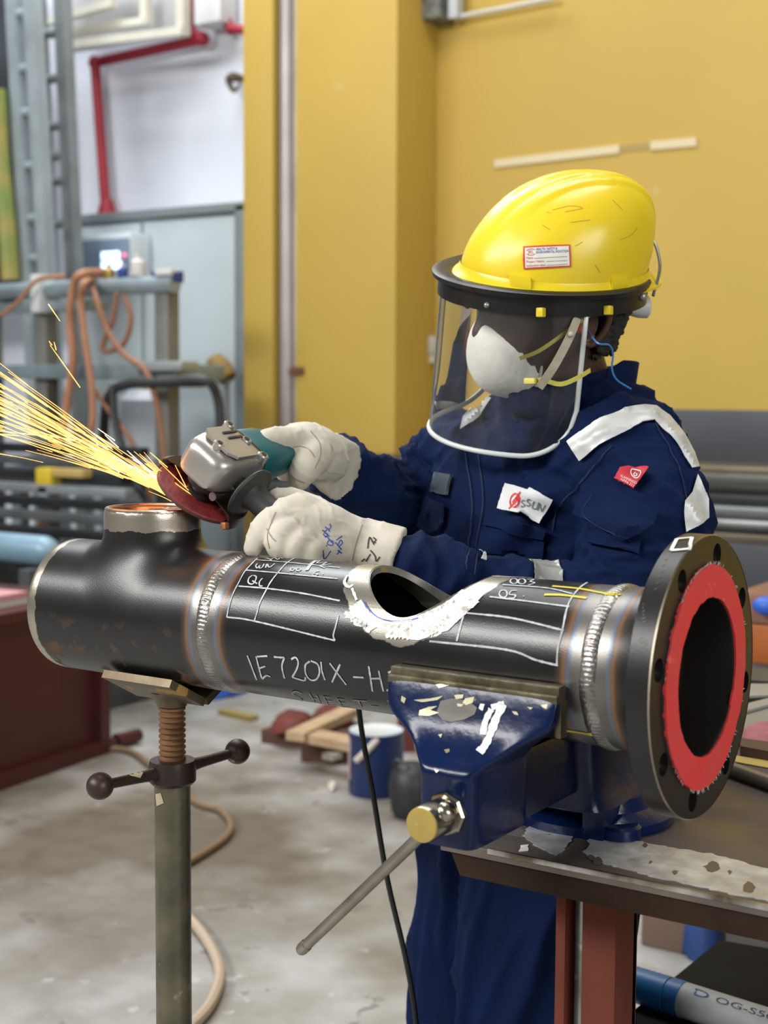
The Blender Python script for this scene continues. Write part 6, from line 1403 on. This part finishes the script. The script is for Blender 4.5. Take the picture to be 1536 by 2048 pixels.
flat('sheet_offcut', 'pale grey narrow offcut crossing diagonally beside the flange', 'offcut', [(1440, 1425), (1600, 1385), (1605, 1395), (1445, 1440)], ZT+.006, .004, lt, 'sheet offcuts on the bench')
flat('sheet_offcut', 'grey wide offcut nearest the pink rag on the bench', 'offcut', [(1440, 1422), (1620, 1410), (1640, 1455), (1440, 1465)], ZT+.001, .004, M('offcut_mid', (0.28, 0.29, 0.285), 0.45, 0.4), 'sheet offcuts on the bench')
lump('pink_rag', [onz(x, y, ZT) for x, y in ((1470, 1480), (1510, 1462), (1600, 1455), (1620, 1490), (1560, 1505), (1490, 1500))], .018, M('rag_pink', (0.45, 0.15, 0.17), 0.8, 0, var=0.3, vscale=20), 'pink rag on the bench past the flange', 'rag', seed=2)
bm = B(); prism(bm, [onz(x, y, ZT+.001) for x, y in ((1480, 1495), (1600, 1512), (1600, 1535), (1480, 1512))], (0, 0, .014)); bevel_all(bm, .003); tag(obj('dark_case', bm, M('case_dark', (0.05, 0.022, 0.02), 0.5), None, 30), 'dark flat case in front of the pink rag', 'case')
flat('yellow_card', 'thin yellow card under the dark case', 'card', [(1470, 1512), (1600, 1532), (1600, 1548), (1470, 1524)], ZT+.001, .001, M('card_yellow', (0.45, 0.33, 0.08), 0.6))
rod = thing('metal_rod', 'brownish metal rod lying on the bench past the flange', 'rod', onz(1490, 1560, ZT)); bm = B(); ra, rb = onz(1440, 1530, ZT+.010), onz(1640, 1602, ZT+.010); cyl(bm, ra, rb, .0095, seg=16); obj('shaft', bm, M('rod_brown', (0.20, 0.165, 0.12), 0.45, 0.5, var=0.25), rod)
bm = B(); cyl(bm, ra-(rb-ra).normalized()*.012, ra, .0085, .0095, 16); obj('ground_end', bm, steel, rod)
# under the bench: dark crate with electrode tube on it
zc = .40
crt = thing('dark_crate', 'black low crate under the bench carrying the blue tube', 'crate', onz(1430, 2000, 0)); blkc = M('crate_black', (0.008, 0.008, 0.009), 0.75, 0, var=0.3, spec=0.15)
cq = [onz(x, y, zc) for x, y in ((1250, 2035), (1440, 1880), (1760, 1935), (1700, 2200), (1330, 2160))]
bm = B(); prism(bm, [p-UZ*.03 for p in cq], (0, 0, .03)); obj('lid', bm, blkc, crt, 30)
bm = B(); c_ = sum(cq, V())/5; prism(bm, [V(((p-c_)*.94+c_).to_2d().to_3d())+UZ*0 for p in cq], (0, 0, zc-.03)); obj('body', bm, blkc, crt, 30)
tb = thing('electrode_tube', 'blue-capped white electrode tube with printed label lying under the bench', 'tube', onz(1400, 2010, zc))
rt = .026; ta = onz(1262, 1966, zc+rt); tb_ = onz(1530, 2052, zc+rt); td = (tb_-ta).normalized(); tm = (onz(1368, 2000, zc+rt)-ta).length
bm = B(); lathe(bm, ta, td, [(0, rt*.80), (.003, rt*1.0), (tm*.72, rt*1.02), (tm*.73, rt*.97), (tm*.75, rt*.97), (tm*.76, rt*1.02), (tm, rt*1.02)], 32); obj('cap', bm, M('tube_blue', (0.025, 0.16, 0.42), 0.4, 0, var=0.1, vscale=15), tb)
bm = B(); lathe(bm, ta, td, [(tm-.002, rt*.985), ((tb_-ta).length+.12, rt*.985)], 32); tbo = obj('barrel', bm, M('tube_white', (0.55, 0.57, 0.56), 0.5, 0, var=0.12, vscale=25), tb)
TB = bvh_of([tbo])
print_on('tube_print', [('OG-S50', .34, .98, .42, .22)], [(1375, 1962), (1560, 2022), (1535, 2070), (1360, 2016)], TB, M('tube_ink', (0.05, 0.06, 0.08), 0.6), tb, .0006)
print_on('tube_logo', [('D', .10, .26, .40, .24)], [(1375, 1962), (1560, 2022), (1535, 2070), (1360, 2016)], TB, M('tube_ink_blue', (0.01, 0.08, 0.36), 0.6), tb, .0006)
lump('blue_bundle', [onz(x, y, .0) for x, y in ((1350, 1900), (1355, 1842), (1400, 1835), (1440, 1850), (1445, 1920), (1400, 1930))], .18, M('bundle_blue', (0.012, 0.05, 0.20), 0.7, 0, var=0.4, vscale=8), 'blue cloth bundle under the bench behind the black crate', 'bundle', seed=8)
bm = B(); q = onz(1372, 1890, 0.0); box(bm, q+V((-.09, -.06, 0)), q+V((.09, .06, .13)), .006); tag(obj('timber_block', bm, M('block_brown', (0.16, 0.10, 0.075), 0.7, 0, var=0.2), None, 30), 'brown timber block on the floor under the bench', 'block')
bm = B(); q = onz(1500, 1880, 0.25); box(bm, q+V((-.05, 0, -.25)), q+V((.5, .3, .06)), .006); tag(obj('grey_crate', bm, M('crate_grey', (0.12, 0.11, 0.10), 0.7, 0, var=0.3), None, 30), 'grey crate standing behind the blue bundle', 'crate')
